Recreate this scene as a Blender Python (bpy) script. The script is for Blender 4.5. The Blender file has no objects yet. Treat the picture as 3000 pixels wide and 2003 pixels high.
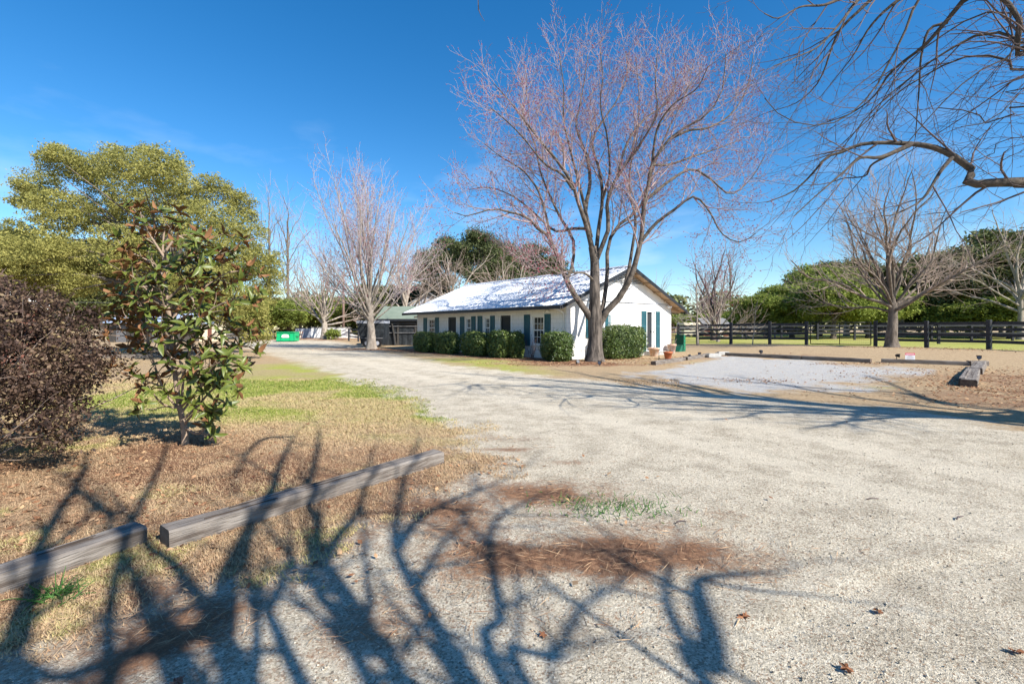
import bpy, bmesh, math, random
import numpy as np
from mathutils import Vector, Matrix

scene = bpy.context.scene
COL = scene.collection
R = math.radians

# ------------------------------------------------------------------ camera
EYE, F, CX, HY = 1.4, 1400.0, 1500.0, 960.0        # eye height, focal length and horizon row (in 3000 px wide units)
cam_d = bpy.data.cameras.new('camera')
cam_d.sensor_width = 36.0
cam_d.lens = 36.0 * F / 3000.0
cam_d.shift_y = -(1001.5 - HY) / 3000.0
cam_d.clip_start = 0.05
cam_d.clip_end = 3000
cam = bpy.data.objects.new('camera', cam_d)
COL.objects.link(cam)
cam.location = (0, 0, EYE)
cam.rotation_euler = (R(90), 0, 0)
scene.camera = cam

# ------------------------------------------------------------------ light
SUN_EL = 38.0
SUN_AZ = (0.766, -0.643)          # ground direction towards the sun: behind the camera, to its right
TAN = math.tan(R(SUN_EL))
world = bpy.data.worlds.new('World')
scene.world = world
world.use_nodes = True
wn, wl = world.node_tree.nodes, world.node_tree.links
for n in list(wn): wn.remove(n)
w_out = wn.new('ShaderNodeOutputWorld')
w_bg = wn.new('ShaderNodeBackground')
w_sky = wn.new('ShaderNodeTexSky')
w_sky.sky_type = 'NISHITA'
w_sky.sun_disc = False
w_sky.sun_elevation = R(SUN_EL)
w_sky.sun_rotation = math.atan2(SUN_AZ[0], SUN_AZ[1])
w_sky.air_density = 1.0
w_sky.dust_density = 0.2
w_sky.ozone_density = 3.0
w_sky.altitude = 150
w_hs = wn.new('ShaderNodeHueSaturation')
w_hs.inputs['Saturation'].default_value = 1.36
wl.new(w_sky.outputs[0], w_hs.inputs['Color'])
# thin wisps of cloud low over the horizon
w_tc = wn.new('ShaderNodeTexCoord')
w_sep = wn.new('ShaderNodeSeparateXYZ')
w_map = wn.new('ShaderNodeMapping'); w_map.inputs['Scale'].default_value = (3.0, 3.0, 9.0)
w_no = wn.new('ShaderNodeTexNoise'); w_no.inputs['Scale'].default_value = 1.6; w_no.inputs['Detail'].default_value = 6
w_r1 = wn.new('ShaderNodeMapRange'); w_r1.inputs[1].default_value = 0.56; w_r1.inputs[2].default_value = 0.78
w_r2 = wn.new('ShaderNodeMapRange'); w_r2.inputs[1].default_value = 0.42; w_r2.inputs[2].default_value = 0.12
w_mul = wn.new('ShaderNodeMath'); w_mul.operation = 'MULTIPLY'
w_mul2 = wn.new('ShaderNodeMath'); w_mul2.operation = 'MULTIPLY'; w_mul2.inputs[1].default_value = 0.26
w_mix = wn.new('ShaderNodeMix'); w_mix.data_type = 'RGBA'
wl.new(w_tc.outputs['Generated'], w_map.inputs[0]); wl.new(w_map.outputs[0], w_no.inputs[0])
wl.new(w_tc.outputs['Generated'], w_sep.inputs[0])
wl.new(w_no.outputs[0], w_r1.inputs[0]); wl.new(w_sep.outputs[2], w_r2.inputs[0])
wl.new(w_r1.outputs[0], w_mul.inputs[0]); wl.new(w_r2.outputs[0], w_mul.inputs[1])
wl.new(w_mul.outputs[0], w_mul2.inputs[0])
wl.new(w_mul2.outputs[0], w_mix.inputs[0]); wl.new(w_hs.outputs[0], w_mix.inputs[6])
w_mix.inputs[7].default_value = (7.5, 8.0, 8.6, 1)
wl.new(w_mix.outputs[2], w_bg.inputs[0])
w_bg.inputs[1].default_value = 0.10
wl.new(w_bg.outputs[0], w_out.inputs[0])

sun_d = bpy.data.lights.new('sun', 'SUN')
sun_d.energy = 4.9
sun_d.angle = R(0.5)
sun_d.color = (1.0, 0.94, 0.85)
sun = bpy.data.objects.new('sun', sun_d)
COL.objects.link(sun)
sv = Vector((SUN_AZ[0] * math.cos(R(SUN_EL)), SUN_AZ[1] * math.cos(R(SUN_EL)), math.sin(R(SUN_EL))))
sun.rotation_euler = sv.to_track_quat('Z', 'Y').to_euler()
sun.location = sv * 60

vs = scene.view_settings
vs.view_transform = 'Standard'
vs.look = 'None'
vs.exposure = 0.92
vs.gamma = 1.0
vs.use_curve_mapping = False
scene.cycles.use_denoising = True
scene.cycles.denoiser = 'OPENIMAGEDENOISE'
scene.cycles.denoising_input_passes = 'RGB_ALBEDO_NORMAL'
scene.cycles.denoising_prefilter = 'ACCURATE'
scene.cycles.max_bounces = 6
scene.cycles.transparent_max_bounces = 6

# ------------------------------------------------------------------ helpers
def ss(a, b, x):
    t = np.clip((np.asarray(x, float) - a) / (b - a), 0, 1)
    return t * t * (3 - 2 * t)

def vnoise(x, y, seed=0):
    x = np.asarray(x, float); y = np.asarray(y, float)
    xi = np.floor(x).astype(np.int64); yi = np.floor(y).astype(np.int64)
    fx = x - xi; fy = y - yi
    fx = fx * fx * (3 - 2 * fx); fy = fy * fy * (3 - 2 * fy)
    def h(a, b):
        v = np.sin(a * 127.1 + b * 311.7 + seed * 74.7) * 43758.5453
        return v - np.floor(v)
    return (h(xi, yi) * (1 - fx) + h(xi + 1, yi) * fx) * (1 - fy) + (h(xi, yi + 1) * (1 - fx) + h(xi + 1, yi + 1) * fx) * fy

def fbm(x, y, seed=0, oct=4):
    s = 0; a = .5; t = 0
    for k in range(oct):
        s = s + a * vnoise(x * 2 ** k, y * 2 ** k, seed + k * 13); t += a; a *= .5
    return s / t

def G(x, y):
    """ground height"""
    g = 0.30 * ss(6, 18, x) * ss(12, 24, y)
    g = g + 0.32 * np.exp(-(((np.asarray(x) + 20) / 6.) ** 2 + ((np.asarray(y) - 52) / 4.) ** 2))
    return g
def g1(x, y): return float(G(x, y))

def W(px, py, d):
    """point seen at picture point (px, py), d metres in front of the camera"""
    return Vector(((px - CX) / F * d, d, EYE + (HY - py) / F * d))
def D(px, py):
    """picture units of the overview (2348 wide) to 3000 wide units"""
    return (px * 1.27768, py * 1.27768)
def gnd(px, py):
    d = EYE * F / (py - HY)
    return ((px - CX) / F * d, d)

def tag(o, label=None, cat=None, group=None, kind=None):
    if label: o['label'] = label
    if cat: o['category'] = cat
    if group: o['group'] = group
    if kind: o['kind'] = kind
    return o

def empty(name, loc=(0, 0, 0), rz=0.0, parent=None):
    o = bpy.data.objects.new(name, None)
    o.empty_display_size = 0.2
    COL.objects.link(o)
    o.location = loc; o.rotation_euler = (0, 0, rz)
    if parent: o.parent = parent
    return o

def link(name, me, parent=None, loc=None, rot=None, scale=None):
    o = bpy.data.objects.new(name, me)
    COL.objects.link(o)
    if parent: o.parent = parent
    if loc is not None: o.location = loc
    if rot is not None: o.rotation_euler = rot
    if scale is not None: o.scale = scale
    return o

def np_mesh(name, verts, faces, mats, smooth=False, attrs=None, mat_idx=None):
    """verts (N,3); faces: (M,k) array of constant k"""
    verts = np.asarray(verts, np.float32); faces = np.asarray(faces, np.int32)
    me = bpy.data.meshes.new(name)
    M, k = faces.shape
    me.vertices.add(len(verts)); me.vertices.foreach_set('co', verts.ravel())
    me.loops.add(M * k); me.loops.foreach_set('vertex_index', faces.ravel())
    me.polygons.add(M)
    me.polygons.foreach_set('loop_start', np.arange(0, M * k, k, dtype=np.int32))
    me.polygons.foreach_set('loop_total', np.full(M, k, np.int32))
    if smooth: me.polygons.foreach_set('use_smooth', np.ones(M, bool))
    if mat_idx is not None: me.polygons.foreach_set('material_index', np.asarray(mat_idx, np.int32))
    if attrs:
        for an, (typ, dat) in attrs.items():
            a = me.attributes.new(an, typ, 'POINT')
            if typ == 'FLOAT': a.data.foreach_set('value', np.asarray(dat, np.float32).ravel())
            else: a.data.foreach_set('color', np.asarray(dat, np.float32).ravel())
    for m in (mats if isinstance(mats, (list, tuple)) else [mats]): me.materials.append(m)
    me.update(calc_edges=True)
    me.validate()
    return me

class MB:
    """collects shapes for ONE mesh object"""
    def __init__(s): s.bm = bmesh.new()
    def box(s, x0, x1, y0, y1, z0, z1, mi=0, bevel=0):
        vv = [s.bm.verts.new((x, y, z)) for z in (z0, z1) for y in (y0, y1) for x in (x0, x1)]
        fs = []
        for f in ((0, 2, 3, 1), (4, 5, 7, 6), (0, 1, 5, 4), (2, 6, 7, 3), (0, 4, 6, 2), (1, 3, 7, 5)):
            q = s.bm.faces.new([vv[i] for i in f]); q.material_index = mi; fs.append(q)
        if bevel:
            es = list({e for f in fs for e in f.edges})
            r = bmesh.ops.bevel(s.bm, geom=es, offset=bevel, segments=1, affect='EDGES')
            for f in r['faces']: f.material_index = mi
        return s
    def poly(s, pts, mi=0):
        f = s.bm.faces.new([s.bm.verts.new(p) for p in pts]); f.material_index = mi
        return s
    def prism(s, pts2, a0, a1, axis='y', mi=0):
        """extrude a 2D outline between a0 and a1 along axis"""
        def P(p, a):
            if axis == 'y': return (p[0], a, p[1])
            if axis == 'x': return (a, p[0], p[1])
            return (p[0], p[1], a)
        n = len(pts2)
        A = [s.bm.verts.new(P(p, a0)) for p in pts2]; B = [s.bm.verts.new(P(p, a1)) for p in pts2]
        fs = [s.bm.faces.new(A), s.bm.faces.new(list(reversed(B)))]
        for i in range(n): fs.append(s.bm.faces.new([A[i], B[i], B[(i + 1) % n], A[(i + 1) % n]]))
        for f in fs: f.material_index = mi
        bmesh.ops.recalc_face_normals(s.bm, faces=fs)
        return s
    def bar(s, p0, p1, w, h, mi=0):
        """rectangular bar from p0 to p1 (w across, h up)"""
        p0 = Vector(p0); p1 = Vector(p1); d = (p1 - p0); L = d.length; d.normalize()
        up = Vector((0, 0, 1)) if abs(d.z) < .95 else Vector((0, 1, 0))
        r = d.cross(up).normalized(); u = r.cross(d)
        vv = []
        for p in (p0, p1):
            for a, b in ((-1, -1), (1, -1), (1, 1), (-1, 1)):
                vv.append(s.bm.verts.new(p + r * (a * w / 2) + u * (b * h / 2)))
        fs = []
        for f in ((0, 1, 2, 3), (7, 6, 5, 4), (0, 4, 5, 1), (1, 5, 6, 2), (2, 6, 7, 3), (3, 7, 4, 0)):
            q = s.bm.faces.new([vv[i] for i in f]); q.material_index = mi; fs.append(q)
        bmesh.ops.recalc_face_normals(s.bm, faces=fs)
        return s
    def tube(s, pts, rads, sides=8, mi=0, caps=True):
        pts = [Vector(p) for p in pts]
        if not isinstance(rads, (list, tuple)): rads = [rads] * len(pts)
        rings = []; ref = None
        for i, p in enumerate(pts):
            t = (pts[min(i + 1, len(pts) - 1)] - pts[max(i - 1, 0)]).normalized()
            if ref is None: ref = Vector((0, 0, 1)) if abs(t.z) < .9 else Vector((1, 0, 0))
            a = t.cross(ref).normalized(); b = t.cross(a); ref = -b if False else ref
            rings.append([s.bm.verts.new(p + (a * math.cos(2 * math.pi * k / sides) + b * math.sin(2 * math.pi * k / sides)) * rads[i]) for k in range(sides)])
        fs = []
        for i in range(len(rings) - 1):
            for k in range(sides):
                fs.append(s.bm.faces.new([rings[i][k], rings[i][(k + 1) % sides], rings[i + 1][(k + 1) % sides], rings[i + 1][k]]))
        for f in fs: f.smooth = True
        if caps: fs += [s.bm.faces.new(rings[0]), s.bm.faces.new(list(reversed(rings[-1])))]
        for f in fs: f.material_index = mi
        bmesh.ops.recalc_face_normals(s.bm, faces=fs)
        return s
    def lathe(s, prof, sides=18, mi=0, c=(0, 0)):
        rings = [[s.bm.verts.new((c[0] + r * math.cos(2 * math.pi * k / sides), c[1] + r * math.sin(2 * math.pi * k / sides), z)) for k in range(sides)] for r, z in prof]
        fs = []
        for i in range(len(rings) - 1):
            for k in range(sides):
                fs.append(s.bm.faces.new([rings[i][k], rings[i][(k + 1) % sides], rings[i + 1][(k + 1) % sides], rings[i + 1][k]]))
        fs.append(s.bm.faces.new(list(reversed(rings[0])))); fs.append(s.bm.faces.new(rings[-1]))
        for f in fs: f.material_index = mi; f.smooth = True
        return s
    def mesh(s, name, mats):
        me = bpy.data.meshes.new(name)
        s.bm.to_mesh(me); s.bm.free()
        for m in (mats if isinstance(mats, (list, tuple)) else [mats]): me.materials.append(m)
        return me
    def build(s, name, mats, parent=None, loc=None, rot=None):
        return link(name, s.mesh(name, mats), parent, loc, rot)

# ------------------------------------------------------------------ materials
def mat(name, color, rough=.8, var=.0, vscale=4.0, bump=0.0, bscale=40.0, spec=.3, metal=0.0, color2=None, stretch=(1, 1, 1), coords='Object', trans=0.0, tint=None, tint_ramp=None, detail=5.0, lo=.35, hi=.65):
    """principled material with noise colour variation and bump; tint_ramp reads a mesh attribute 'tint'"""
    m = bpy.data.materials.new(name); m.use_nodes = True
    nt = m.node_tree; N = nt.nodes; L = nt.links
    b = N['Principled BSDF']
    b.inputs['Roughness'].default_value = rough
    b.inputs['Metallic'].default_value = metal
    b.inputs['Specular IOR Level'].default_value = spec
    c = (*color, 1)
    b.inputs['Base Color'].default_value = c
    out = None
    tc = N.new('ShaderNodeTexCoord'); mp = N.new('ShaderNodeMapping'); mp.inputs['Scale'].default_value = stretch
    L.new(tc.outputs[coords], mp.inputs[0])
    if tint_ramp:
        at = N.new('ShaderNodeAttribute'); at.attribute_name = 'tint'
        rp = N.new('ShaderNodeValToRGB')
        el = rp.color_ramp.elements
        for i, (p, col) in enumerate(tint_ramp):
            e = el[i] if i < 2 else el.new(p)
            e.position = p; e.color = (*col, 1)
        L.new(at.outputs['Fac'], rp.inputs[0]); out = rp.outputs[0]
    if color2 is not None or var:
        no = N.new('ShaderNodeTexNoise'); no.inputs['Scale'].default_value = vscale; no.inputs['Detail'].default_value = detail
        no.inputs['Roughness'].default_value = .65
        L.new(mp.outputs[0], no.inputs[0])
        mr = N.new('ShaderNodeMapRange'); mr.inputs[1].default_value = lo; mr.inputs[2].default_value = hi
        L.new(no.outputs[0], mr.inputs[0])
        mx = N.new('ShaderNodeMix'); mx.data_type = 'RGBA'
        L.new(mr.outputs[0], mx.inputs[0])
        if out: L.new(out, mx.inputs[6])
        else: mx.inputs[6].default_value = c
        if color2 is not None: mx.inputs[7].default_value = (*color2, 1)
        else: mx.inputs[7].default_value = (*[v * (1 - var) for v in color], 1)
        out = mx.outputs[2]
    if out: L.new(out, b.inputs['Base Color'])
    if bump:
        n2 = N.new('ShaderNodeTexNoise'); n2.inputs['Scale'].default_value = bscale; n2.inputs['Detail'].default_value = 6
        L.new(mp.outputs[0], n2.inputs[0])
        bp = N.new('ShaderNodeBump'); bp.inputs['Strength'].default_value = bump; bp.inputs['Distance'].default_value = .02
        L.new(n2.outputs[0], bp.inputs['Height']); L.new(bp.outputs[0], b.inputs['Normal'])
    if trans:
        tr = N.new('ShaderNodeBsdfTranslucent'); ms = N.new('ShaderNodeMixShader'); ms.inputs[0].default_value = trans
        if out: L.new(out, tr.inputs[0])
        else: tr.inputs[0].default_value = c
        L.new(b.outputs[0], ms.inputs[1]); L.new(tr.outputs[0], ms.inputs[2])
        L.new(ms.outputs[0], N['Material Output'].inputs[0])
    return m

M = {}
M['white_wall'] = mat('white_wall', (.80, .79, .77), .75, color2=(.72, .71, .69), vscale=1.6, lo=.45, hi=.75)
def add_courses(m, sc=1.0):
    N_, L_2 = m.node_tree.nodes, m.node_tree.links
    b_ = N_['Principled BSDF']; src = b_.inputs['Base Color'].links[0].from_socket
    t_ = N_.new('ShaderNodeTexCoord'); s_ = N_.new('ShaderNodeSeparateXYZ'); a_ = N_.new('ShaderNodeMath'); c_ = N_.new('ShaderNodeCombineXYZ'); br_ = N_.new('ShaderNodeTexBrick'); mx_ = N_.new('ShaderNodeMix'); mx_.data_type = 'RGBA'; mx_.blend_type = 'MULTIPLY'
    L_2.new(t_.outputs['Object'], s_.inputs[0]); L_2.new(s_.outputs[0], a_.inputs[0]); L_2.new(s_.outputs[1], a_.inputs[1]); L_2.new(a_.outputs[0], c_.inputs[0]); L_2.new(s_.outputs[2], c_.inputs[1]); L_2.new(c_.outputs[0], br_.inputs['Vector'])
    br_.inputs['Scale'].default_value = 1.0; br_.inputs['Brick Width'].default_value = .4; br_.inputs['Row Height'].default_value = .2; br_.inputs['Mortar Size'].default_value = .012; br_.inputs['Mortar Smooth'].default_value = .6
    br_.inputs['Color1'].default_value = (1, 1, 1, 1); br_.inputs['Color2'].default_value = (.95, .95, .945, 1); br_.inputs['Mortar'].default_value = (.80, .79, .77, 1)
    mx_.inputs[0].default_value = 1.0; L_2.new(src, mx_.inputs[6]); L_2.new(br_.outputs[0], mx_.inputs[7]); L_2.new(mx_.outputs[2], b_.inputs['Base Color'])
    return m
add_courses(M['white_wall'])
M['white_panel'] = mat('white_panel', (.82, .81, .79), .6, color2=(.74, .73, .71), vscale=1.2, stretch=(1, 1, .3), lo=.45, hi=.75)
M['white_trim'] = mat('white_trim', (.80, .80, .78), .45)
M['roof_metal'] = mat('roof_metal', (.70, .72, .75), .45, color2=(.60, .62, .66), vscale=14, metal=.0, spec=.4, lo=.4, hi=.8)
M['fascia'] = mat('fascia', (.022, .025, .032), .45)
M['soffit'] = mat('soffit', (.52, .37, .24), .7, color2=(.40, .27, .16), vscale=3, stretch=(8, 1, 8))
M['teal'] = mat('teal', (.026, .098, .125), .5, color2=(.034, .12, .15), vscale=6)
M['door_dark'] = mat('door_dark', (.028, .032, .040), .45)
M['screen_dark'] = mat('screen_dark', (.03, .032, .034), .65)
M['interior'] = mat('interior', (.10, .095, .09), .9)
M['glass'] = mat('glass', (.03, .035, .04), .06, spec=.7)
M['black_metal'] = mat('black_metal', (.014, .014, .016), .4)
M['fence_black'] = mat('fence_black', (.016, .017, .022), .6, color2=(.045, .046, .052), vscale=3, stretch=(1, 1, 6), bump=.3, bscale=30)
M['fence_grey'] = mat('fence_grey', (.20, .20, .21), .8, color2=(.10, .10, .105), vscale=3, stretch=(1, 1, 6))
M['timber'] = mat('timber', (.25, .225, .20), .9, color2=(.10, .080, .066), vscale=2.2, stretch=(1, 9, 9), bump=.8, bscale=9)
M['timber_cut'] = mat('timber_cut', (.16, .12, .09), .9, color2=(.07, .05, .04), vscale=14)
M['terracotta'] = mat('terracotta', (.48, .15, .06), .75, color2=(.38, .12, .06), vscale=8)
M['terracotta_pale'] = mat('terracotta_pale', (.50, .27, .17), .85, color2=(.55, .46, .38), vscale=6)
M['soil'] = mat('soil', (.06, .045, .035), .95)
M['concrete'] = mat('concrete', (.48, .47, .44), .9, color2=(.36, .35, .33), vscale=9, bump=.4, bscale=60)
M['green_bin'] = mat('green_bin', (.01, .40, .15), .4, color2=(.01, .34, .13), vscale=4)
M['green_bin_dark'] = mat('green_bin_dark', (.008, .24, .10), .45)
M['green_roof'] = mat('green_roof', (.22, .26, .20), .6, color2=(.17, .21, .16), vscale=1.5)
M['shade_cloth'] = mat('shade_cloth', (.016, .020, .024), .75, color2=(.05, .06, .07), vscale=3, stretch=(1, 1, 1), lo=.5, hi=.75)
M['shed_wood'] = mat('shed_wood', (.06, .055, .05), .8)
M['grey_siding'] = mat('grey_siding', (.34, .36, .41), .7)
M['grey_roof'] = mat('grey_roof', (.20, .20, .20), .8)
M['cream'] = mat('cream', (.70, .62, .46), .7)
M['blue_roof'] = mat('blue_roof', (.30, .36, .46), .6)
M['brick_red'] = mat('brick_red', (.20, .075, .05), .85, color2=(.14, .06, .045), vscale=6)
M['pole'] = mat('pole', (.22, .15, .12), .9)
M['wire'] = mat('wire', (.25, .25, .25), .6)
M['sign_red'] = mat('sign_red', (.75, .04, .10), .5)
M['sign_white'] = mat('sign_white', (.82, .82, .84), .5)
M['sign_grey'] = mat('sign_grey', (.30, .24, .27), .6)
M['lamp_lens'] = mat('lamp_lens', (.05, .055, .07), .15, spec=.6)
M['plastic_green'] = mat('plastic_green', (.012, .15, .09), .6, color2=(.02, .09, .06), vscale=6)
M['trunk_main'] = mat('trunk_main', (.17, .142, .12), .95, color2=(.038, .032, .028), vscale=11, stretch=(1, 1, .14), bump=1.0, bscale=14, coords='Object', lo=.38, hi=.62)
M['bark'] = mat('bark', (.20, .165, .135), .95, color2=(.075, .062, .05), vscale=7, stretch=(1, 1, .3), bump=.8, bscale=18)
M['bark_pale'] = mat('bark_pale', (.42, .37, .31), .95, color2=(.19, .155, .125), vscale=6, stretch=(1, 1, .3), bump=.6, bscale=18)
M['bark_dark'] = mat('bark_dark', (.11, .088, .07), .95, color2=(.045, .038, .03), vscale=7, bump=.8, bscale=18)
M['bark_lichen'] = mat('bark_lichen', (.17, .14, .115), .95, color2=(.05, .042, .034), vscale=5, bump=.8, bscale=18)
M['twig'] = mat('twig', (.33, .25, .25), .85)
M['twig_pale'] = mat('twig_pale', (.40, .34, .34), .85)
M['twig_tan'] = mat('twig_tan', (.34, .265, .22), .85)
M['twig_dark'] = mat('twig_dark', (.115, .085, .08), .85)
M['bud'] = mat('bud', (.34, .06, .10), .7)
M['bud_dull'] = mat('bud_dull', (.22, .10, .11), .7)
M['blocker_green'] = mat('blocker_green', (.018, .03, .012), .95)  # dark green of the light-blocking box added inside each hedge
M['leaf_hedge'] = mat('leaf_hedge', (0, 0, 0), .42, spec=.4, trans=.18, tint_ramp=[(0, (.028, .05, .014)), (1, (.30, .34, .10)), (.5, (.095, .145, .035))])
M['leaf_oak'] = mat('leaf_oak', (0, 0, 0), .85, spec=.1, trans=.42, tint_ramp=[(0, (.12, .13, .034)), (1, (.56, .51, .17)), (.5, (.33, .32, .10))])
M['leaf_ever'] = mat('leaf_ever', (0, 0, 0), .6, trans=.22, tint_ramp=[(0, (.04, .055, .022)), (1, (.28, .27, .10)), (.5, (.13, .15, .05))])
M['leaf_bright'] = mat('leaf_bright', (0, 0, 0), .7, spec=.15, trans=.38, tint_ramp=[(0, (.05, .085, .018)), (1, (.42, .46, .11)), (.5, (.21, .26, .055))])
M['leaf_pine'] = mat('leaf_pine', (0, 0, 0), .7, trans=.15, tint_ramp=[(0, (.028, .042, .020)), (1, (.15, .17, .06)), (.5, (.075, .095, .035))])
M['leaf_purple'] = mat('leaf_purple', (0, 0, 0), .6, spec=.25, trans=.28, tint_ramp=[(0, (.022, .015, .013)), (1, (.38, .31, .14)), (.42, (.085, .052, .040)), (.72, (.19, .125, .085))])
M['leaf_litter'] = mat('leaf_litter', (0, 0, 0), .85, trans=.1, tint_ramp=[(0, (.13, .05, .025)), (1, (.52, .34, .19)), (.5, (.33, .17, .085))])
M['grass'] = mat('grass', (0, 0, 0), .8, trans=.2, tint_ramp=[(0, (.30, .175, .10)), (1, (.12, .20, .025)), (.30, (.52, .375, .225)), (.62, (.46, .40, .17)), (.8, (.28, .31, .07))])
M['mag_top'] = mat('mag_top', (.05, .075, .014), .42, spec=.35, color2=(.15, .175, .03), vscale=1.3, coords='Generated')
M['mag_under'] = mat('mag_under', (.17, .075, .030), .7, color2=(.23, .115, .05), vscale=2)
M['mag_bark'] = mat('mag_bark', (.36, .27, .20), .9, color2=(.24, .18, .13), vscale=8)
M['pine_straw'] = mat('pine_straw', (0, 0, 0), .85, tint_ramp=[(0, (.16, .075, .04)), (1, (.52, .36, .21)), (.5, (.33, .19, .105))])
M['weed'] = mat('weed', (.05, .14, .025), .6, trans=.2, color2=(.10, .22, .05), vscale=5)
M['pebble'] = mat('pebble', (0, 0, 0), .85, tint_ramp=[(0, (.12, .105, .085)), (1, (.62, .56, .46)), (.5, (.36, .32, .25))])
M['fallen_leaf'] = mat('fallen_leaf', (.34, .15, .07), .8, color2=(.22, .10, .055), vscale=12)
M['fallen_leaf_pale'] = mat('fallen_leaf_pale', (.40, .20, .13), .8, color2=(.30, .15, .11), vscale=12)
M['stone_blue'] = mat('stone_blue', (.25, .30, .38), .6)

# ------------------------------------------------------------------ ground: one sheet, split by what covers it
def poly_world(pts):
    return np.array([gnd(*D(*p)) if len(p) == 2 else p[:2] for p in pts])
def sdf(poly, x, y):
    """signed distance to polygon, positive inside"""
    d2 = np.full(x.shape, 1e18); inside = np.zeros(x.shape, bool)
    n = len(poly)
    for i in range(n):
        ax, ay = poly[i]; bx, by = poly[(i + 1) % n]
        ex, ey = bx - ax, by - ay
        t = np.clip(((x - ax) * ex + (y - ay) * ey) / (ex * ex + ey * ey + 1e-12), 0, 1)
        d2 = np.minimum(d2, (x - ax - t * ex) ** 2 + (y - ay - t * ey) ** 2)
        c = ((ay > y) != (by > y)) & (x < (bx - ax) * (y - ay) / (by - ay + 1e-12) + ax)
        inside ^= c
    return np.where(inside, 1, -1) * np.sqrt(d2)

drive_poly = poly_world([(520, 786), (600, 806), (660, 824), (760, 856), (850, 884), (930, 918), (985, 950), (1050, 985), (1110, 1030), (1080, 1075),
    (980, 1118), (850, 1172), (720, 1228), (600, 1278), (480, 1315), (380, 1340), (250, 1392), (100, 1440), (0, 1462), (-7, -3, 0), (-9, -40, 0), (70, -40, 0), (70, 5.5, 0), (14, 6.6, 0),
    (2348, 985), (2250, 962), (2100, 945), (1980, 932), (1850, 920), (1700, 905), (1560, 893), (1430, 880), (1330, 868), (1200, 856), (1050, 837), (950, 820), (880, 806), (830, 795), (790, 786), (740, 781), (620, 782)])
pad_poly = poly_world([(1470, 860), (1540, 836), (1640, 818), (1770, 822), (1950, 838), (2120, 846), (2150, 858), (2120, 880), (1990, 900), (1840, 905), (1700, 900), (1560, 888), (1440, 876)])
FENCE = [(13.6, 35.0), (15.35, 33.5), (17.26, 32.0), (18.92, 30.7), (21.6, 28.4), (23.08, 26.6), (24.16, 24.2), (24.9, 21.7), (25.5, 19.2)]
past_poly = np.array([(-2, 47), (4, 44), (13.6, 35.0)] + FENCE[1:] + [(27.5, 10), (30, -40), (400, -60), (400, 120), (-2, 120)])

def axis_lines(fine0, fine1, st, lo, hi, growth=1.14):
    a = list(np.arange(fine0, fine1, st))
    s = st; v = a[-1]
    while v < hi: s *= growth; v += s; a.append(v)
    s = st; v = a[0]; b = []
    while v > lo: s *= growth; v -= s; b.append(v)
    return np.array(b[::-1] + a)
gx = axis_lines(-7, 9, .08, -500, 500, 1.065)
gy = axis_lines(1.6, 8, .06, -45, 900, 1.045)
X, Y = np.meshgrid(gx, gy)
xf, yf = X.ravel(), Y.ravel()

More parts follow.
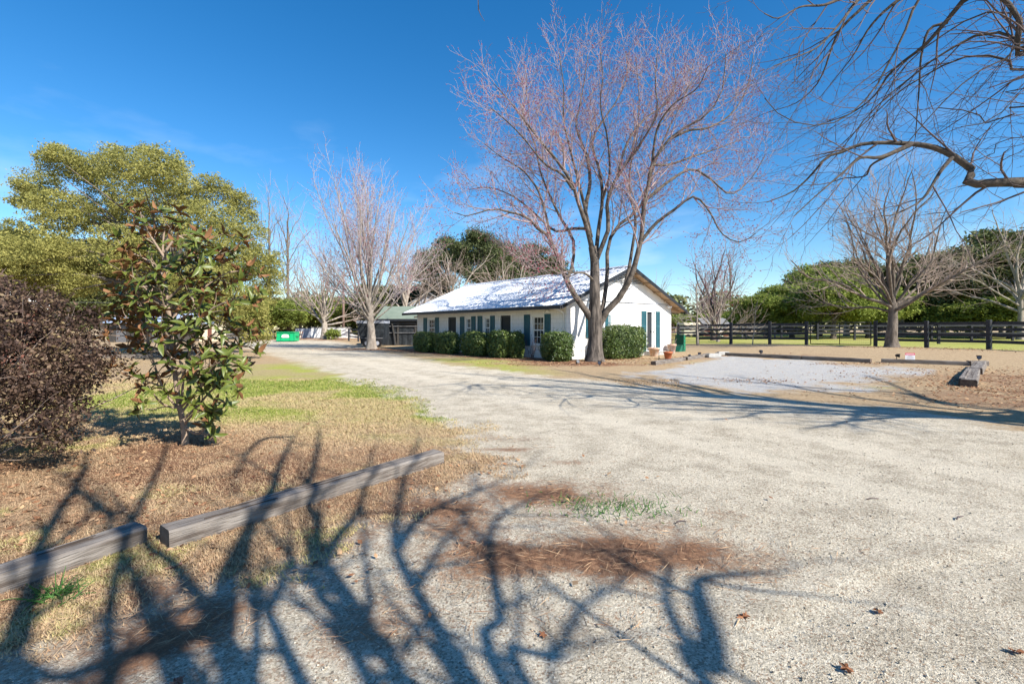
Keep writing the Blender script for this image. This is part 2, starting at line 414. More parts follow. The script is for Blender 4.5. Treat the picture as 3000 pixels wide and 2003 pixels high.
def masks(x, y):
    n1 = fbm(x * .9, y * .9, 1); n2 = fbm(x * 3.1, y * 3.1, 2); n3 = fbm(x * .35, y * .35, 3)
    soft = .25 + .02 * np.abs(y)
    sd = sdf(drive_poly, x, y)
    n4 = fbm(x * 9, y * 9, 4, 3)
    sand = np.clip(.5 + (sd + (n1 - .5) * .9 + (n2 - .5) * .9 + (n4 - .5) * .5) / (2.6 * soft), 0, 1)
    pd = sdf(pad_poly, x, y)
    pad = np.clip(.5 + (pd - .5 + (n1 - .5) * 3.2 + (n2 - .5) * 1.6) / 1.8, 0, 1)
    past = np.clip(.5 + sdf(past_poly, x, y) / 1.2, 0, 1)
    # green: the open lawn left of the drive, more in the distance; the pasture
    lawn = ss(5.6, 8.5, y + .25 * (x + 4)) * ss(30, 14, y) * ss(-12, -7, x) * ss(3, -1.5, x)
    green = lawn * (.42 + .75 * ss(.35, .65, n1)) * .9
    green = np.maximum(green, past * (.62 + .5 * (n3 - .3)))
    green = np.maximum(green, .6 * ss(.60, .78, fbm(x * 1.7, y * 1.7, 9)) * ss(7, 3, y) * ss(2, -1, x))
    green = np.maximum(green, .55 * np.exp(-((x - 6.5) / 3.) ** 2 - ((y - 19.5) / 1.6) ** 2) * ss(.3, .6, n1))
    green = np.maximum(green, .5 * np.exp(-((x - 8.0) / 2.6) ** 2 - ((y - 11.4) / .8) ** 2) * ss(.4, .6, n1))
    green = np.maximum(green, np.where((x < -4.6) & (y > 5) & (y < 6.6), .9 * ss(.35, .6, n2) * np.exp(-((x + 5.3) / .8) ** 2 - ((y - 5.7) / .4) ** 2), 0))
    # brown: bare earth, pine straw and leaf litter
    br = np.zeros_like(x)
    def blob(cx, cy, rx, ry, a, e0=.25, e1=.75):
        return a * np.exp(-((x - cx) / rx) ** 2 - ((y - cy) / ry) ** 2) * ss(e0, e1, n2 * .6 + n1 * .4 + .12)
    for b in ((.75, 2.95, .8, .30, 1.5), (-.1, 2.95, .6, .28, 1.3), (-.35, 3.4, .6, .35, .9), (1.5, 2.9, .5, .12, .5), (.3, 3.6, .5, .25, .45), (-.9, 4.4, .9, .4, .75), (-.3, 5.0, .7, .25, .6), (.0, 5.55, .5, .12, .8), (-.2, 4.25, .25, .5, .6), (.25, 4.1, .7, .4, 1.0), (-.7, 3.7, .8, .4, 1.05), (-1.2, 3.0, .6, .3, .6), (.9, 3.35, .7, .2, .6), (-.6, 2.55, .8, .2, .45), (.2, 2.3, .6, .2, .4), (.6, 5.0, .35, .12, .6), (-.1, 6.1, .6, .25, .55), (1.6, 3.6, .5, .15, .4), (2.3, 3.0, .5, .12, .35),
              (-3.9, 5.5, 1.1, .8, 1.2), (-3.0, 5.2, 2.0, .7, .55), (2.8, 18.6, 3.2, 1.4, 1.3), (5.2, 19.6, 1.6, 1.0, .9), (-9.3, 31, 3.4, 1.5, 1.1), (-13, 33, 3.5, 1.4, .8), (-19.5, 50.5, 6, 3, 1.2), (6.6, 12.6, 1.0, .5, .7),
              (10.6, 21.5, 4.5, 1.0, .8), (12, 9.2, 4.5, 1.9, 1.1), (13.5, 12.5, 3.5, 2.6, .9), (11.2, 17, 3, .6, .6)):
        br = np.maximum(br, blob(*b))
    # bed along the front of the house
    u = -(x - 2.37) * .638 + (y - 20.85) * .77; v = (x - 2.37) * .77 + (y - 20.85) * .638
    br = np.maximum(br, 1.1 * ss(-3, -2, u) * ss(15, 13, u) * ss(-2.9, -1.7, v) * ss(.5, 0, v) * ss(.2, .6, n2 + .1))
    br = np.maximum(br, 1.0 * ss(6.6, 4.6, y) * ss(.5, -1.5, x) * ss(.28, .72, n1 * .6 + n2 * .4))
    return sand, np.clip(green, 0, 1), np.clip(br, 0, 1), pad, past

sand, green, brown, pad, past = masks(xf, yf)
zf = G(xf, yf) + .018 * (fbm(xf * 1.3, yf * 1.3, 5) - .5) * ss(60, 20, np.hypot(xf, yf))
zf -= .012 * np.maximum(sand, pad)
# a shallow wheel rut crossing the near drive
for (ax_, ay_), (bx_, by_) in ((gnd(2150, 1830), gnd(2540, 1652)), (gnd(2540, 1652), gnd(3060, 1570))):
    ex_, ey_ = bx_ - ax_, by_ - ay_; t_ = ((xf - ax_) * ex_ + (yf - ay_) * ey_) / (ex_ ** 2 + ey_ ** 2)
    dd_ = ((xf - ax_) * -ey_ + (yf - ay_) * ex_) / math.hypot(ex_, ey_); on_ = ss(-.08, .08, t_) * ss(1.05, .98, t_)
    zf += on_ * (.016 * np.exp(-(dd_ / .07) ** 2) - .010 * np.exp(-((dd_ + .13) / .09) ** 2))

gm = bpy.data.materials.new('ground_cover'); gm.use_nodes = True
N, L = gm.node_tree.nodes, gm.node_tree.links
gb = N['Principled BSDF']; gb.inputs['Roughness'].default_value = .95; gb.inputs['Specular IOR Level'].default_value = .1
geo = N.new('ShaderNodeNewGeometry')
def gnoise(scale, detail=4, rough=.6, stretch=None):
    n = N.new('ShaderNodeTexNoise'); n.inputs['Scale'].default_value = scale; n.inputs['Detail'].default_value = detail; n.inputs['Roughness'].default_value = rough
    if stretch:
        mp = N.new('ShaderNodeMapping'); mp.inputs['Scale'].default_value = stretch
        L.new(geo.outputs['Position'], mp.inputs[0]); L.new(mp.outputs[0], n.inputs[0])
    else: L.new(geo.outputs['Position'], n.inputs[0])
    return n.outputs[0]
def rng_(sock, a, b, c=0., d=1.):
    m = N.new('ShaderNodeMapRange'); m.inputs[1].default_value = a; m.inputs[2].default_value = b; m.inputs[3].default_value = c; m.inputs[4].default_value = d
    L.new(sock, m.inputs[0]); return m.outputs[0]
def mixc(f, a, b):
    m = N.new('ShaderNodeMix'); m.data_type = 'RGBA'
    for s, v in ((0, f), (6, a), (7, b)):
        if isinstance(v, bpy.types.NodeSocket): L.new(v, m.inputs[s])
        elif isinstance(v, tuple): m.inputs[s].default_value = (*v, 1)
        else: m.inputs[s].default_value = v
    return m.outputs[2]
def mth(op, a, b):
    m = N.new('ShaderNodeMath'); m.operation = op
    for s, v in ((0, a), (1, b)):
        if isinstance(v, bpy.types.NodeSocket): L.new(v, m.inputs[s])
        else: m.inputs[s].default_value = v
    return m.outputs[0]
am = N.new('ShaderNodeAttribute'); am.attribute_name = 'cover'
sp = N.new('ShaderNodeSeparateColor'); L.new(am.outputs['Color'], sp.inputs[0])
ap = N.new('ShaderNodeAttribute'); ap.attribute_name = 'pad'
nf = gnoise(55, 5, .7); nm = gnoise(7, 5); ng = gnoise(170, 3, .6); nl = gnoise(.8, 4); nc = gnoise(22, 4, .7)
nstr = gnoise(30, 5, .7, (1, .35, 1))
# sandy gravel
sandc = mixc(rng_(nf, .34, .58), (.38, .33, .25), (.66, .59, .46))
sandc = mixc(rng_(ng, .50, .66), sandc, (.66, .60, .48))
sandc = mixc(rng_(ng, .42, .32), sandc, (.10, .088, .07))
sandc = mixc(mth('MULTIPLY', rng_(nm, .45, .75), .38), sandc, (.36, .32, .24))
sandc = mixc(mth('MULTIPLY', rng_(nl, .42, .70), .35), sandc, (.62, .55, .43))
nv = gnoise(2.6, 5, .65); nw = gnoise(.33, 3, .5)
sandc = mixc(mth('MULTIPLY', rng_(nv, .48, .68), .5), sandc, mixc(rng_(ng, .36, .56), (.13, .11, .085), (.47, .41, .31)))
sandc = mixc(mth('MULTIPLY', rng_(nw, .50, .62), .35), sandc, (.47, .40, .29))
vo = N.new('ShaderNodeTexVoronoi'); vo.inputs['Scale'].default_value = 105; L.new(geo.outputs['Position'], vo.inputs['Vector'])
vs_ = N.new('ShaderNodeSeparateColor'); L.new(vo.outputs['Color'], vs_.inputs[0])
sandc = mixc(mth('MULTIPLY', rng_(vs_.outputs[0], .80, .86), rng_(nv, .36, .62, .12, .7)), sandc, (.16, .135, .10))
sandc = mixc(mth('MULTIPLY', rng_(vs_.outputs[0], .22, .14), .7), sandc, (.80, .73, .59))
sandc = mixc(mth('MULTIPLY', rng_(vs_.outputs[1], .90, .93), .8), sandc, (.30, .20, .13))
vo2 = N.new('ShaderNodeTexVoronoi'); vo2.inputs['Scale'].default_value = 38; L.new(geo.outputs['Position'], vo2.inputs['Vector'])
v2_ = N.new('ShaderNodeSeparateColor'); L.new(vo2.outputs['Color'], v2_.inputs[0])
sandc = mixc(mth('MULTIPLY', mth('MULTIPLY', rng_(v2_.outputs[0], .92, .95), rng_(vo2.outputs['Distance'], .35, .25)), .8), sandc, (.16, .14, .11))
at_ = N.new('ShaderNodeAttribute'); at_.attribute_name = 'track'
sandc = mixc(mth('MULTIPLY', at_.outputs['Fac'], .42), sandc, mixc(rng_(ng, .34, .5), (.44, .385, .30), (.72, .65, .52)))
sandc = mixc(mth('MULTIPLY', rng_(mth('SUBTRACT', nv, mth('MULTIPLY', at_.outputs['Fac'], .2)), .42, .62), .32), sandc, mixc(rng_(nf, .4, .6), (.17, .14, .10), (.42, .36, .27)))
# dead grass
tanc = mixc(rng_(nstr, .32, .68), (.21, .135, .078), (.54, .41, .25))
tanc = mixc(mth('MULTIPLY', rng_(nm, .4, .7), .5), tanc, (.50, .38, .235))
grnc = mixc(rng_(nstr, .3, .7), (.20, .23, .04), (.46, .47, .11))
lawnc = mixc(rng_(mth('ADD', sp.outputs[1], mth('MULTIPLY', mth('SUBTRACT', nc, .5), .7)), .15, .85), tanc, grnc)
earth = mixc(rng_(nc, .35, .65), (.125, .062, .038), (.32, .185, .11))
c0 = mixc(rng_(mth('ADD', sp.outputs[0], mth('MULTIPLY', mth('SUBTRACT', nc, .5), .9)), .3, .7), lawnc, sandc)
c1 = mixc(rng_(mth('ADD', sp.outputs[2], mth('MULTIPLY', mth('SUBTRACT', nc, .5), 1.3)), .25, .85), c0, earth)
padc = mixc(rng_(ng, .38, .62), (.20, .20, .205), (.52, .52, .52))
padc = mixc(rng_(nf, .52, .72), padc, (.62, .62, .61))
padc = mixc(mth('MULTIPLY', rng_(nm, .42, .65), .65), padc, sandc)
c2 = mixc(rng_(mth('ADD', ap.outputs['Fac'], mth('MULTIPLY', mth('SUBTRACT', nc, .5), .8)), .3, .75), c1, padc)
L.new(c2, gb.inputs['Base Color'])
bsum = mth('ADD', mth('MULTIPLY', nf, .9), mth('ADD', mth('MULTIPLY', ng, .7), mth('MULTIPLY', nm, .8)))
bp = N.new('ShaderNodeBump'); bp.inputs['Strength'].default_value = .85; bp.inputs['Distance'].default_value = .022
L.new(bsum, bp.inputs['Height']); L.new(bp.outputs[0], gb.inputs['Normal'])
M['ground'] = gm

ny, nx = X.shape
idx = np.arange(ny * nx).reshape(ny, nx)
quads = np.stack([idx[:-1, :-1], idx[:-1, 1:], idx[1:, 1:], idx[1:, :-1]], -1).reshape(-1, 4)
fm = lambda a: a[quads].mean(1)
owner = np.zeros(len(quads), int)
owner[fm(past) > .5] = 3
owner[fm(sand) > .5] = 1
owner[fm(pad) > .55] = 2
def dist_line(pts, x, y):
    d_ = np.full(x.shape, 1e9)
    for (ax, ay), (bx, by) in zip(pts[:-1], pts[1:]):
        ex, ey = bx - ax, by - ay; t = np.clip(((x - ax) * ex + (y - ay) * ey) / (ex * ex + ey * ey), 0, 1)
        d_ = np.minimum(d_, np.hypot(x - ax - t * ex, y - ay - t * ey))
    return d_
trk_pts = [(-21, 41), (-12, 30), (-5.5, 20), (-1.0, 12.5), (1.6, 8.5), (3.4, 5.5), (4.6, 2.5), (5.4, -6)]
trk2 = [(-6, 21), (0, 13.8), (5, 10.2), (11, 7.8), (20, 5)]
track = np.zeros_like(xf)
for ln_ in (trk_pts, trk2):
    dl = np.abs(dist_line(ln_, xf, yf) + .25 * (fbm(xf * .5, yf * .5, 31) - .5)); track = np.maximum(track, np.exp(-((dl - .75) / .26) ** 2))
track *= (.55 + .6 * fbm(xf * 1.1, yf * 1.1, 33)) * sand
gverts = np.stack([xf, yf, zf - .008 * track], 1)
cov = np.stack([sand, green, brown, np.ones_like(sand)], 1)
for k, nm_ in enumerate(('lawn', 'driveway', 'gravel_parking_bay', 'pasture')):
    q = quads[owner == k]
    used, inv = np.unique(q, return_inverse=True)
    me = np_mesh(nm_, gverts[used], inv.reshape(-1, 4), gm, True, {'cover': ('FLOAT_COLOR', cov[used]), 'pad': ('FLOAT', pad[used]), 'track': ('FLOAT', track[used])})
    o = link(nm_, me)
    tag(o, {'lawn': 'dry tan winter lawn with patchy green grass around the drive', 'driveway': 'pale sandy gravel driveway curving past the white house',
            'gravel_parking_bay': 'light grey gravel parking bay edged with old timbers', 'pasture': 'short green pasture beyond the black board fence'}[nm_], kind='structure')

def quads_from(c, a, b):
    """rhombus faces: centre c, half long axis a, half short axis b"""
    v = np.stack([c - a, c + b, c + a, c - b], 1).reshape(-1, 3)
    return v, np.arange(len(v)).reshape(-1, 4)

def rand_unit(rg, n):
    v = rg.normal(size=(n, 3)); return v / np.linalg.norm(v, axis=1, keepdims=True)

# grass blades (near lawn only; the sheet's own material carries on beyond)
rg = np.random.default_rng(4)
def blades():
    n = 620000
    # spread evenly over what the eye sees: more near, fewer far
    d = 2.0 * (13.0 / 2.0) ** rg.random(n)
    x = (rg.random(n) * 1.15 - 1.12) * d * 1.12
    x = np.where(rg.random(n) < .12, (rg.random(n)) * d * .35, x)
    s, g, b, p, pa = masks(x, d)
    keep = (rg.random(n) < np.clip(1.1 - s * 1.25, 0, 1) ** 1.3 * (1 - .55 * b)) | ((g > .35) & (rg.random(n) < .35) & (s < .9))
    keep &= rg.random(n) < .35 + .6 * ss(.3, .6, fbm(x * 4, d * 4, 21))
    x, d, g, b = x[keep], d[keep], g[keep], b[keep]; n = len(x)
    h = (.008 + .020 * rg.random(n)) * (.7 + .09 * d)
    w = (.0020 + .0014 * rg.random(n)) * (.7 + .17 * d)
    az = rg.random(n) * 6.283; lean = .5 + 1.6 * rg.random(n)
    base = np.stack([x, d, G(x, d) - .004], 1)
    side = np.stack([np.cos(az), np.sin(az), np.zeros(n)], 1) * w[:, None]
    tip = base + np.stack([-np.sin(az) * h * lean, np.cos(az) * h * lean, h], 1)
    v = np.stack([base - side, base + side, tip], 1).reshape(-1, 3)
    tint = np.clip(.32 * rg.random(n) + .06 + g * (.40 + .45 * rg.random(n)) - .15 * b, 0, 1)
    me = np_mesh('grass_blades', v, np.arange(len(v)).reshape(-1, 3), M['grass'], False, {'tint': ('FLOAT', np.repeat(tint, 3))})
    return link('grass_blades', me)
tag(blades(), 'short dry grass blades with green patches beside the drive', 'grass', kind='stuff')

def pebbles():
    n = 10000
    d = 1.7 * (7.5 / 1.7) ** rg.random(n)
    x = (rg.random(n) * 2 - 1) * d * 1.12
    s, g, b, p, pa = masks(x, d)
    k = (s > .6) & (b < .6)
    x, d = x[k], d[k]; n = len(x)
    r = (.0018 + .0045 * rg.random(n) ** 4) * (1 + .12 * d)
    o8 = np.array([(1, 0, 0), (-1, 0, 0), (0, 1, 0), (0, -1, 0), (0, 0, .7), (0, 0, -.7)], float)
    f8 = np.array([(0, 2, 4), (2, 1, 4), (1, 3, 4), (3, 0, 4), (2, 0, 5), (1, 2, 5), (3, 1, 5), (0, 3, 5)])
    c = np.stack([x, d, G(x, d) - .010], 1)
    jit = 1 + .35 * (rg.random((n, 6, 1)) - .5)
    v = c[:, None, :] + o8[None] * r[:, None, None] * jit
    f = f8[None] + (np.arange(n) * 6)[:, None, None]
    me = np_mesh('pebbles', v.reshape(-1, 3), f.reshape(-1, 3), M['pebble'], False, {'tint': ('FLOAT', np.repeat(rg.random(n), 6))})
    return link('gravel_pebbles', me)
tag(pebbles(), 'small pale pebbles scattered over the gravel drive', 'gravel', kind='stuff')

def straw():
    n = 26000
    d = 2.1 * (8.0 / 2.1) ** rg.random(n)
    x = (rg.random(n) * 1.9 - 1.15) * d
    s, g, b, p, pa = masks(x, d)
    k = rg.random(n) < np.clip(b * 1.1 + .12 * (s < .5) + .015, 0, 1) * np.where(s > .6, .55, 1)
    x, d = x[k], d[k]; n = len(x)
    az = rg.random(n) * 6.283; Ln = .02 + .05 * rg.random(n)
    a = np.stack([np.cos(az), np.sin(az), rg.normal(size=n) * .12], 1) * Ln[:, None]
    w = np.stack([-np.sin(az), np.cos(az), rg.normal(size=n) * .5], 1) * (.0011 * (1 + .12 * d))[:, None]
    v, f = quads_from(np.stack([x, d, G(x, d) + .004 + .012 * rg.random(n)], 1), a, w)
    return link('pine_straw', np_mesh('pine_straw', v, f, M['pine_straw'], False, {'tint': ('FLOAT', np.repeat(rg.random(n), 4))}))
tag(straw(), 'reddish pine straw strewn over the near lawn and bare patches', 'pine straw', kind='stuff')

def litter():
    cs = []
    def patch(cx, cy, rx, ry, n):
        cs.append(np.stack([cx + rg.normal(size=n) * rx, cy + rg.normal(size=n) * ry], 1))
    patch(12.3, 9.3, 2.6, 1.0, 2600); patch(14.0, 12.5, 2.4, 1.9, 2600); patch(10.6, 11.2, .5, .7, 500)
    patch(2.6, 18.7, 1.9, .6, 1200); patch(4.2, 20.6, .9, .35, 350); patch(5.4, 21.6, .9, .4, 400); patch(9.6, 22.6, 1.4, .2, 400); patch(13, 17.6, 1.2, .15, 250)
    patch(6.4, 12.6, .8, .35, 250); patch(-9.3, 31.2, 2.0, .8, 700); patch(-19.5, 50.5, 3.5, 1.2, 500); patch(23, 24.5, 1.5, 1.0, 300)
    patch(-3.9, 5.4, .9, .6, 300); patch(-2.9, 3.6, 1.1, .5, 350); patch(-.5, 4.4, .8, .6, 110); patch(-4.4, 4.2, .8, .6, 300); patch(-1.5, 2.9, .8, .3, 60); patch(21, 27.0, 1.2, .8, 200)
    s_ = np.arange(0, 13, .02); u_ = np.stack([2.37 - .638 * s_, 20.85 + .77 * s_], 1) + np.array([-.77, -.638]) * (1.9 + .5 * rg.normal(size=(len(s_), 1)))
    cs.append(u_)
    c = np.concatenate(cs); n = len(c)
    dist = np.hypot(c[:, 0], c[:, 1])
    L_ = (.010 + .018 * rg.random(n)) * (1 + .03 * dist)
    z = G(c[:, 0], c[:, 1]) + .006 + .012 * rg.random(n)
    nrm = rand_unit(rg, n) * .55 + np.array([0, 0, 1.]); nrm /= np.linalg.norm(nrm, axis=1, keepdims=True)
    a = np.cross(nrm, rand_unit(rg, n)); a /= np.linalg.norm(a, axis=1, keepdims=True)
    b = np.cross(nrm, a)
    v, f = quads_from(np.stack([c[:, 0], c[:, 1], z], 1), a * L_[:, None], b * L_[:, None] * .6)
    me = np_mesh('leaf_litter', v, f, M['leaf_litter'], False, {'tint': ('FLOAT', np.repeat(rg.random(n), 4))})
    return link('leaf_litter', me)
tag(litter(), 'brown leaf litter scattered under the trees and beds', 'leaf litter', kind='stuff')

# ------------------------------------------------------------------ white house
C0 = Vector((2.37, 20.85, 0.0))
U = Vector((-.638, .77, 0)).normalized(); V = Vector((.77, .638, 0)).normalized()
HL, HW = 13.4, 8.2                                   # front length, gable width
RZ_H = math.atan2(V.y, V.x)
def s_of(px, t=0.0):
    k = (px - CX) / F; b = C0 + V * t
    return (b.x - b.y * k) / (-U.x + U.y * k)
def t_of(px, s=0.0):
    k = (px - CX) / F; b = C0 + U * s
    return (b.y * k - b.x) / (V.x - V.y * k)
def zf_s(py, s): return EYE + (HY - py) / F * (C0.y + U.y * s)
def zf_t(py, t): return EYE + (HY - py) / F * (C0.y + V.y * t)
Z1 = lambda x, y: (1150 + .3831 * x, 750 + .3831 * y)      # reading aid: enlarged crop to picture units

house = empty('white_house', C0, RZ_H)
tag(house, 'long white single-storey house with ribbed white metal roof and teal shutters', 'house')
RIDGE_Z, EAVE_Z, OVF, OVG = 4.41, 2.36, .80, .50
TM = HW / 2
SL = (RIDGE_Z - EAVE_Z) / (TM + OVF)
roof_under = lambda t: RIDGE_Z - SL * abs(t - TM) - .14
WALL_TOP = 2.56
TH = .18

# openings of the front wall: (z1 x range, top y, bottom y or None)
fw = []
def front_open(x0, x1, ytop, ybot, kind):
    s1 = s_of(Z1(x0, 0)[0]); s0 = s_of(Z1(x1, 0)[0])
    sm = (s0 + s1) / 2
    zt = min(zf_s(Z1(0, ytop)[1], sm), 2.26)
    zb = .12 if kind == 'door' else zf_s(Z1(0, ybot)[1], sm)
    fw.append((s0, s1, zb, zt, kind))
front_open(272, 328, 466, 600, 'window')
front_open(427, 488, 448, None, 'door')
front_open(560, 605, 448, 590, 'window')
front_open(703, 750, 446, 592, 'window')
front_open(827, 905, 430, None, 'door')
front_open(1068, 1163, 434, 637, 'window')
fw.sort()
# tops and sills line up along the wall
wz_t = 1.98; fw = [(a, b, (.82 if i else c) if k == 'window' else c, (wz_t if k == 'window' else 2.02), k) for i, (a, b, c, d, k) in enumerate(fw)]
fw[0] = (fw[0][0], fw[0][1], .60, wz_t, 'window')

def wall_with_openings(length, ops, top, base, place):
    """boxes around the openings; place(a0,a1,z0,z1)"""
    a = 0.0
    for (s0, s1, zb, zt, k) in ops:
        place(a, s0, base, top); place(s0, s1, zt, top); place(s0, s1, base, zb); a = s1
    place(a, length, base, top)
mb = MB(); wall_with_openings(HL, fw, WALL_TOP, -.4, lambda a0, a1, z0, z1: mb.box(0, TH, a0, a1, z0, z1))
mb.build('front_wall', M['white_wall'], house)
# gable wall (below the siding)
gt0, gt1 = t_of(Z1(1943, 0)[0]), t_of(Z1(2003, 0)[0])
gw0, gw1 = t_of(Z1(1510, 0)[0]), t_of(Z1(1618, 0)[0])
GTOP = 2.66
gops = [(gw0, gw1, .95, 2.0, 'window'), (gt0, gt1, .22, 2.22, 'door')]
GW_TOP = 2.62
mb = MB(); wall_with_openings(HW - .36, [(a - TH, b - TH, c, d, k) for a, b, c, d, k in gops], GW_TOP, -.4, lambda a0, a1, z0, z1: mb.box(a0 + TH, a1 + TH, 0, TH, z0, z1))
mb.build('gable_wall', M['white_wall'], house)
MB().box(HW - TH, HW, 0, HL, -.4, WALL_TOP).build('back_wall', M['white_wall'], house)
MB().box(TH, HW - TH, HL - TH, HL, -.4, GW_TOP).build('end_wall', M['white_wall'], house)
for y0, nm_ in ((-.012, 'gable_siding'), (HL - TH, 'end_gable_siding')):
    ta = TM - (roof_under(TM) - GW_TOP - .003) / SL
    pts = [(ta, GW_TOP + .003), (HW - ta, GW_TOP + .003), (TM, roof_under(TM))]
    MB().prism(pts, y0, y0 + TH - .01).build(nm_, M['white_panel'], house)
# siding seams and trim line
for k in range(1, 7):
    t = HW * k / 7
    MB().box(t - .012, t + .012, -.020, -.0125, GW_TOP + .06, roof_under(t) - .01).build('batten', M['white_panel'], house)
MB().box(.35, HW - .35, -.045, -.0125, GW_TOP + .012, GW_TOP + .05).build('trim_board', M['grey_siding'], house)
MB().tube([(2.86, -.03, -.1), (2.86, -.03, GW_TOP)], .02, 6).build('conduit', M['white_trim'], house)
# floor and dark interior partitions so that windows look into a room
MB().box(TH, HW - TH, TH, HL - TH, .05, .10).build('floor_slab', M['interior'], house)
MB().box(2.2, 2.3, TH, HL - TH, .10, WALL_TOP).build('inner_wall', M['interior'], house)
MB().box(TH, HW - TH, TH, HL - TH, 2.44, 2.47).build('ceiling_board', M['interior'], house)

def window(parent, a0, a1, zb, zt, face, cols=3, rows=4):
    """double-hung sash; face 'front' lies on x=0, 'gable' on y=0"""
    def bx(m, a, b, d0, d1, z0, z1):
        if face == 'front': m.box(d0, d1, a, b, z0, z1)
        else: m.box(a, b, d0, d1, z0, z1)
    w = MB(); fr = .06
    bx(w, a0 - .05, a0 + fr, -.025, .10, zb, zt); bx(w, a1 - fr, a1 + .05, -.025, .10, zb, zt)
    bx(w, a0 - .05, a1 + .05, -.027, .10, zt - fr, zt + .05); 
    o = w.build('window', M['white_trim'], parent)
    w = MB(); bx(w, a0 - .08, a1 + .08, -.07, .10, zb - .05, zb + .03); w.build('sill', M['white_trim'], o)
    zm = (zb + zt) / 2
    for lo, hi, dd in ((zb + .03, zm + .02, .035), (zm - .02, zt - fr, .055)):
        w = MB(); sf = .035
        bx(w, a0 + fr, a0 + fr + sf, dd, dd + .03, lo, hi); bx(w, a1 - fr - sf, a1 - fr, dd, dd + .03, lo, hi)
        bx(w, a0 + fr + sf, a1 - fr - sf, dd, dd + .03, lo, lo + sf + .01); bx(w, a0 + fr + sf, a1 - fr - sf, dd, dd + .03, hi - sf - .01, hi)
        w.build('sash', M['white_trim'], o)
        A0, A1, B0, B1 = a0 + fr + sf, a1 - fr - sf, lo + sf + .01, hi - sf - .01
        w = MB()
        for i in range(1, cols): 
            c = A0 + (A1 - A0) * i / cols; bx(w, c - .009, c + .009, dd + .004, dd + .026, B0, B1)
        for j in range(1, rows // 2):
            c = B0 + (B1 - B0) * j / (rows // 2)
            for i in range(cols):
                bx(w, A0 + (A1 - A0) * i / cols + .009, A0 + (A1 - A0) * (i + 1) / cols - .009, dd + .005, dd + .025, c - .009, c + .009)
        w.build('muntin_bars', M['white_trim'], o)
        w = MB(); bx(w, A0, A1, dd + .012, dd + .016, B0, B1); w.build('pane', M['glass'], o)
    return o

def shutter(parent, a0, a1, zb, zt, face):
    def bx(m, a, b, d0, d1, z0, z1):
        if face == 'front': m.box(d0, d1, a, b, z0, z1)
        else: m.box(a, b, d0, d1, z0, z1)
    w = MB(); st = min(.05, (a1 - a0) * .22)
    bx(w, a0, a0 + st, -.05, -.004, zb, zt); bx(w, a1 - st, a1, -.05, -.004, zb, zt)
    zs = [zb, zb + (zt - zb) * .60, zt - .07]
    rails = [(zb, zb + .08), (zb + (zt - zb) * .60, zb + (zt - zb) * .60 + .07), (zt - .07, zt)]
    for r0, r1 in rails: bx(w, a0 + st, a1 - st, -.048, -.006, r0, r1)
    o = w.build('shutter', M['teal'], parent)
    w = MB()
    for r0, r1 in ((rails[0][1], rails[1][0]), (rails[1][1], rails[2][0])):
        n = max(3, int((r1 - r0) / .06))
        for i in range(n):
            z = r0 + (r1 - r0) * (i + .1) / n
            bx(w, a0 + st, a1 - st, -.040, -.012, z, z + (r1 - r0) / n * .72)
    bx(w, a0 + st, a1 - st, -.010, -.005, zb + .08, zt - .07)
    w.build('louvres', M['teal'], o)
    return o

for (s0, s1, zb, zt, k) in fw:
    if k == 'window': window(house, s0, s1, zb, zt, 'front')
    else:
        w = MB(); w.box(-.02, .12, s0 - .06, s0, .0, zt + .06); w.box(-.02, .12, s1, s1 + .06, .0, zt + .06); w.box(-.018, .12, s0, s1, zt, zt + .06)
        fr = w.build('door_frame', M['white_trim'], house)
        d = MB().box(.06, .11, s0, s1, .12, zt).build('door', M['screen_dark'], house)
        w = MB(); w.box(.04, .06, s0, s0 + .08, .12, zt); w.box(.04, .06, s1 - .08, s1, .12, zt); w.box(.042, .06, s0 + .08, s1 - .08, zt - .1, zt); w.box(.042, .06, s0 + .08, s1 - .08, 1.0, 1.1)
        w.build('screen_frame', M['door_dark'], d)
        MB().box(.0, .04, s0 + .03, s0 + .06, 1.0, 1.12).build('handle', M['black_metal'], d)
        MB().box(-.30, .12, s0 - .1, s1 + .1, -.1, .115).build('door_step', M['concrete'], house)
for x0, x1, b in ((240, 265, .72), (329, 355, .72), (520, 550, .72), (606, 636, .72), (655, 687, .72), (751, 783, .72), (1010, 1052, .55), (1166, 1210, .55)):
    s1 = s_of(Z1(x0, 0)[0]); s0 = s_of(Z1(x1, 0)[0])
    shutter(house, s0, s1, b, 2.03, 'front')
window(house, gw0, gw1, .95, 2.0, 'gable')
for x0, x1, zb, zt in ((1477, 1505, .95, 2.02), (1622, 1662, .95, 2.02), (1903, 1937, .2, 2.26), (2013, 2040, .2, 2.26)):
    shutter(house, t_of(Z1(x0, 0)[0]), t_of(Z1(x1, 0)[0]), zb, zt, 'gable')
# gable door: white frame, dark panelled door set back
w = MB(); w.box(gt0 - .07, gt0, -.03, .14, .1, 2.29); w.box(gt1, gt1 + .07, -.03, .14, .1, 2.29); w.box(gt0, gt1, -.028, .14, 2.22, 2.29)
w.build('door_frame', M['white_trim'], house)
dw = gt1 - gt0
d = MB().box(gt0, gt1 - .20, .07, .12, .22, 2.22).build('door', M['door_dark'], house)
for pz0, pz1 in ((.35, .95), (1.05, 1.60), (1.70, 2.1)):
    MB().box(gt0 + .12, gt1 - .32, .055, .07, pz0, pz1).build('door_panel', M['screen_dark'], d)
MB().box(gt1 - .26, gt1 - .23, .03, .07, 1.15, 1.25).build('handle', M['black_metal'], d)
sd_ = MB().box(gt1 - .20, gt1, .02, .12, .22, 2.22).build('side_panel', M['white_trim'], house)
MB().box(gt1 - .13, gt1 - .10, -.02, .02, 1.12, 1.24).build('handle', M['black_metal'], sd_)
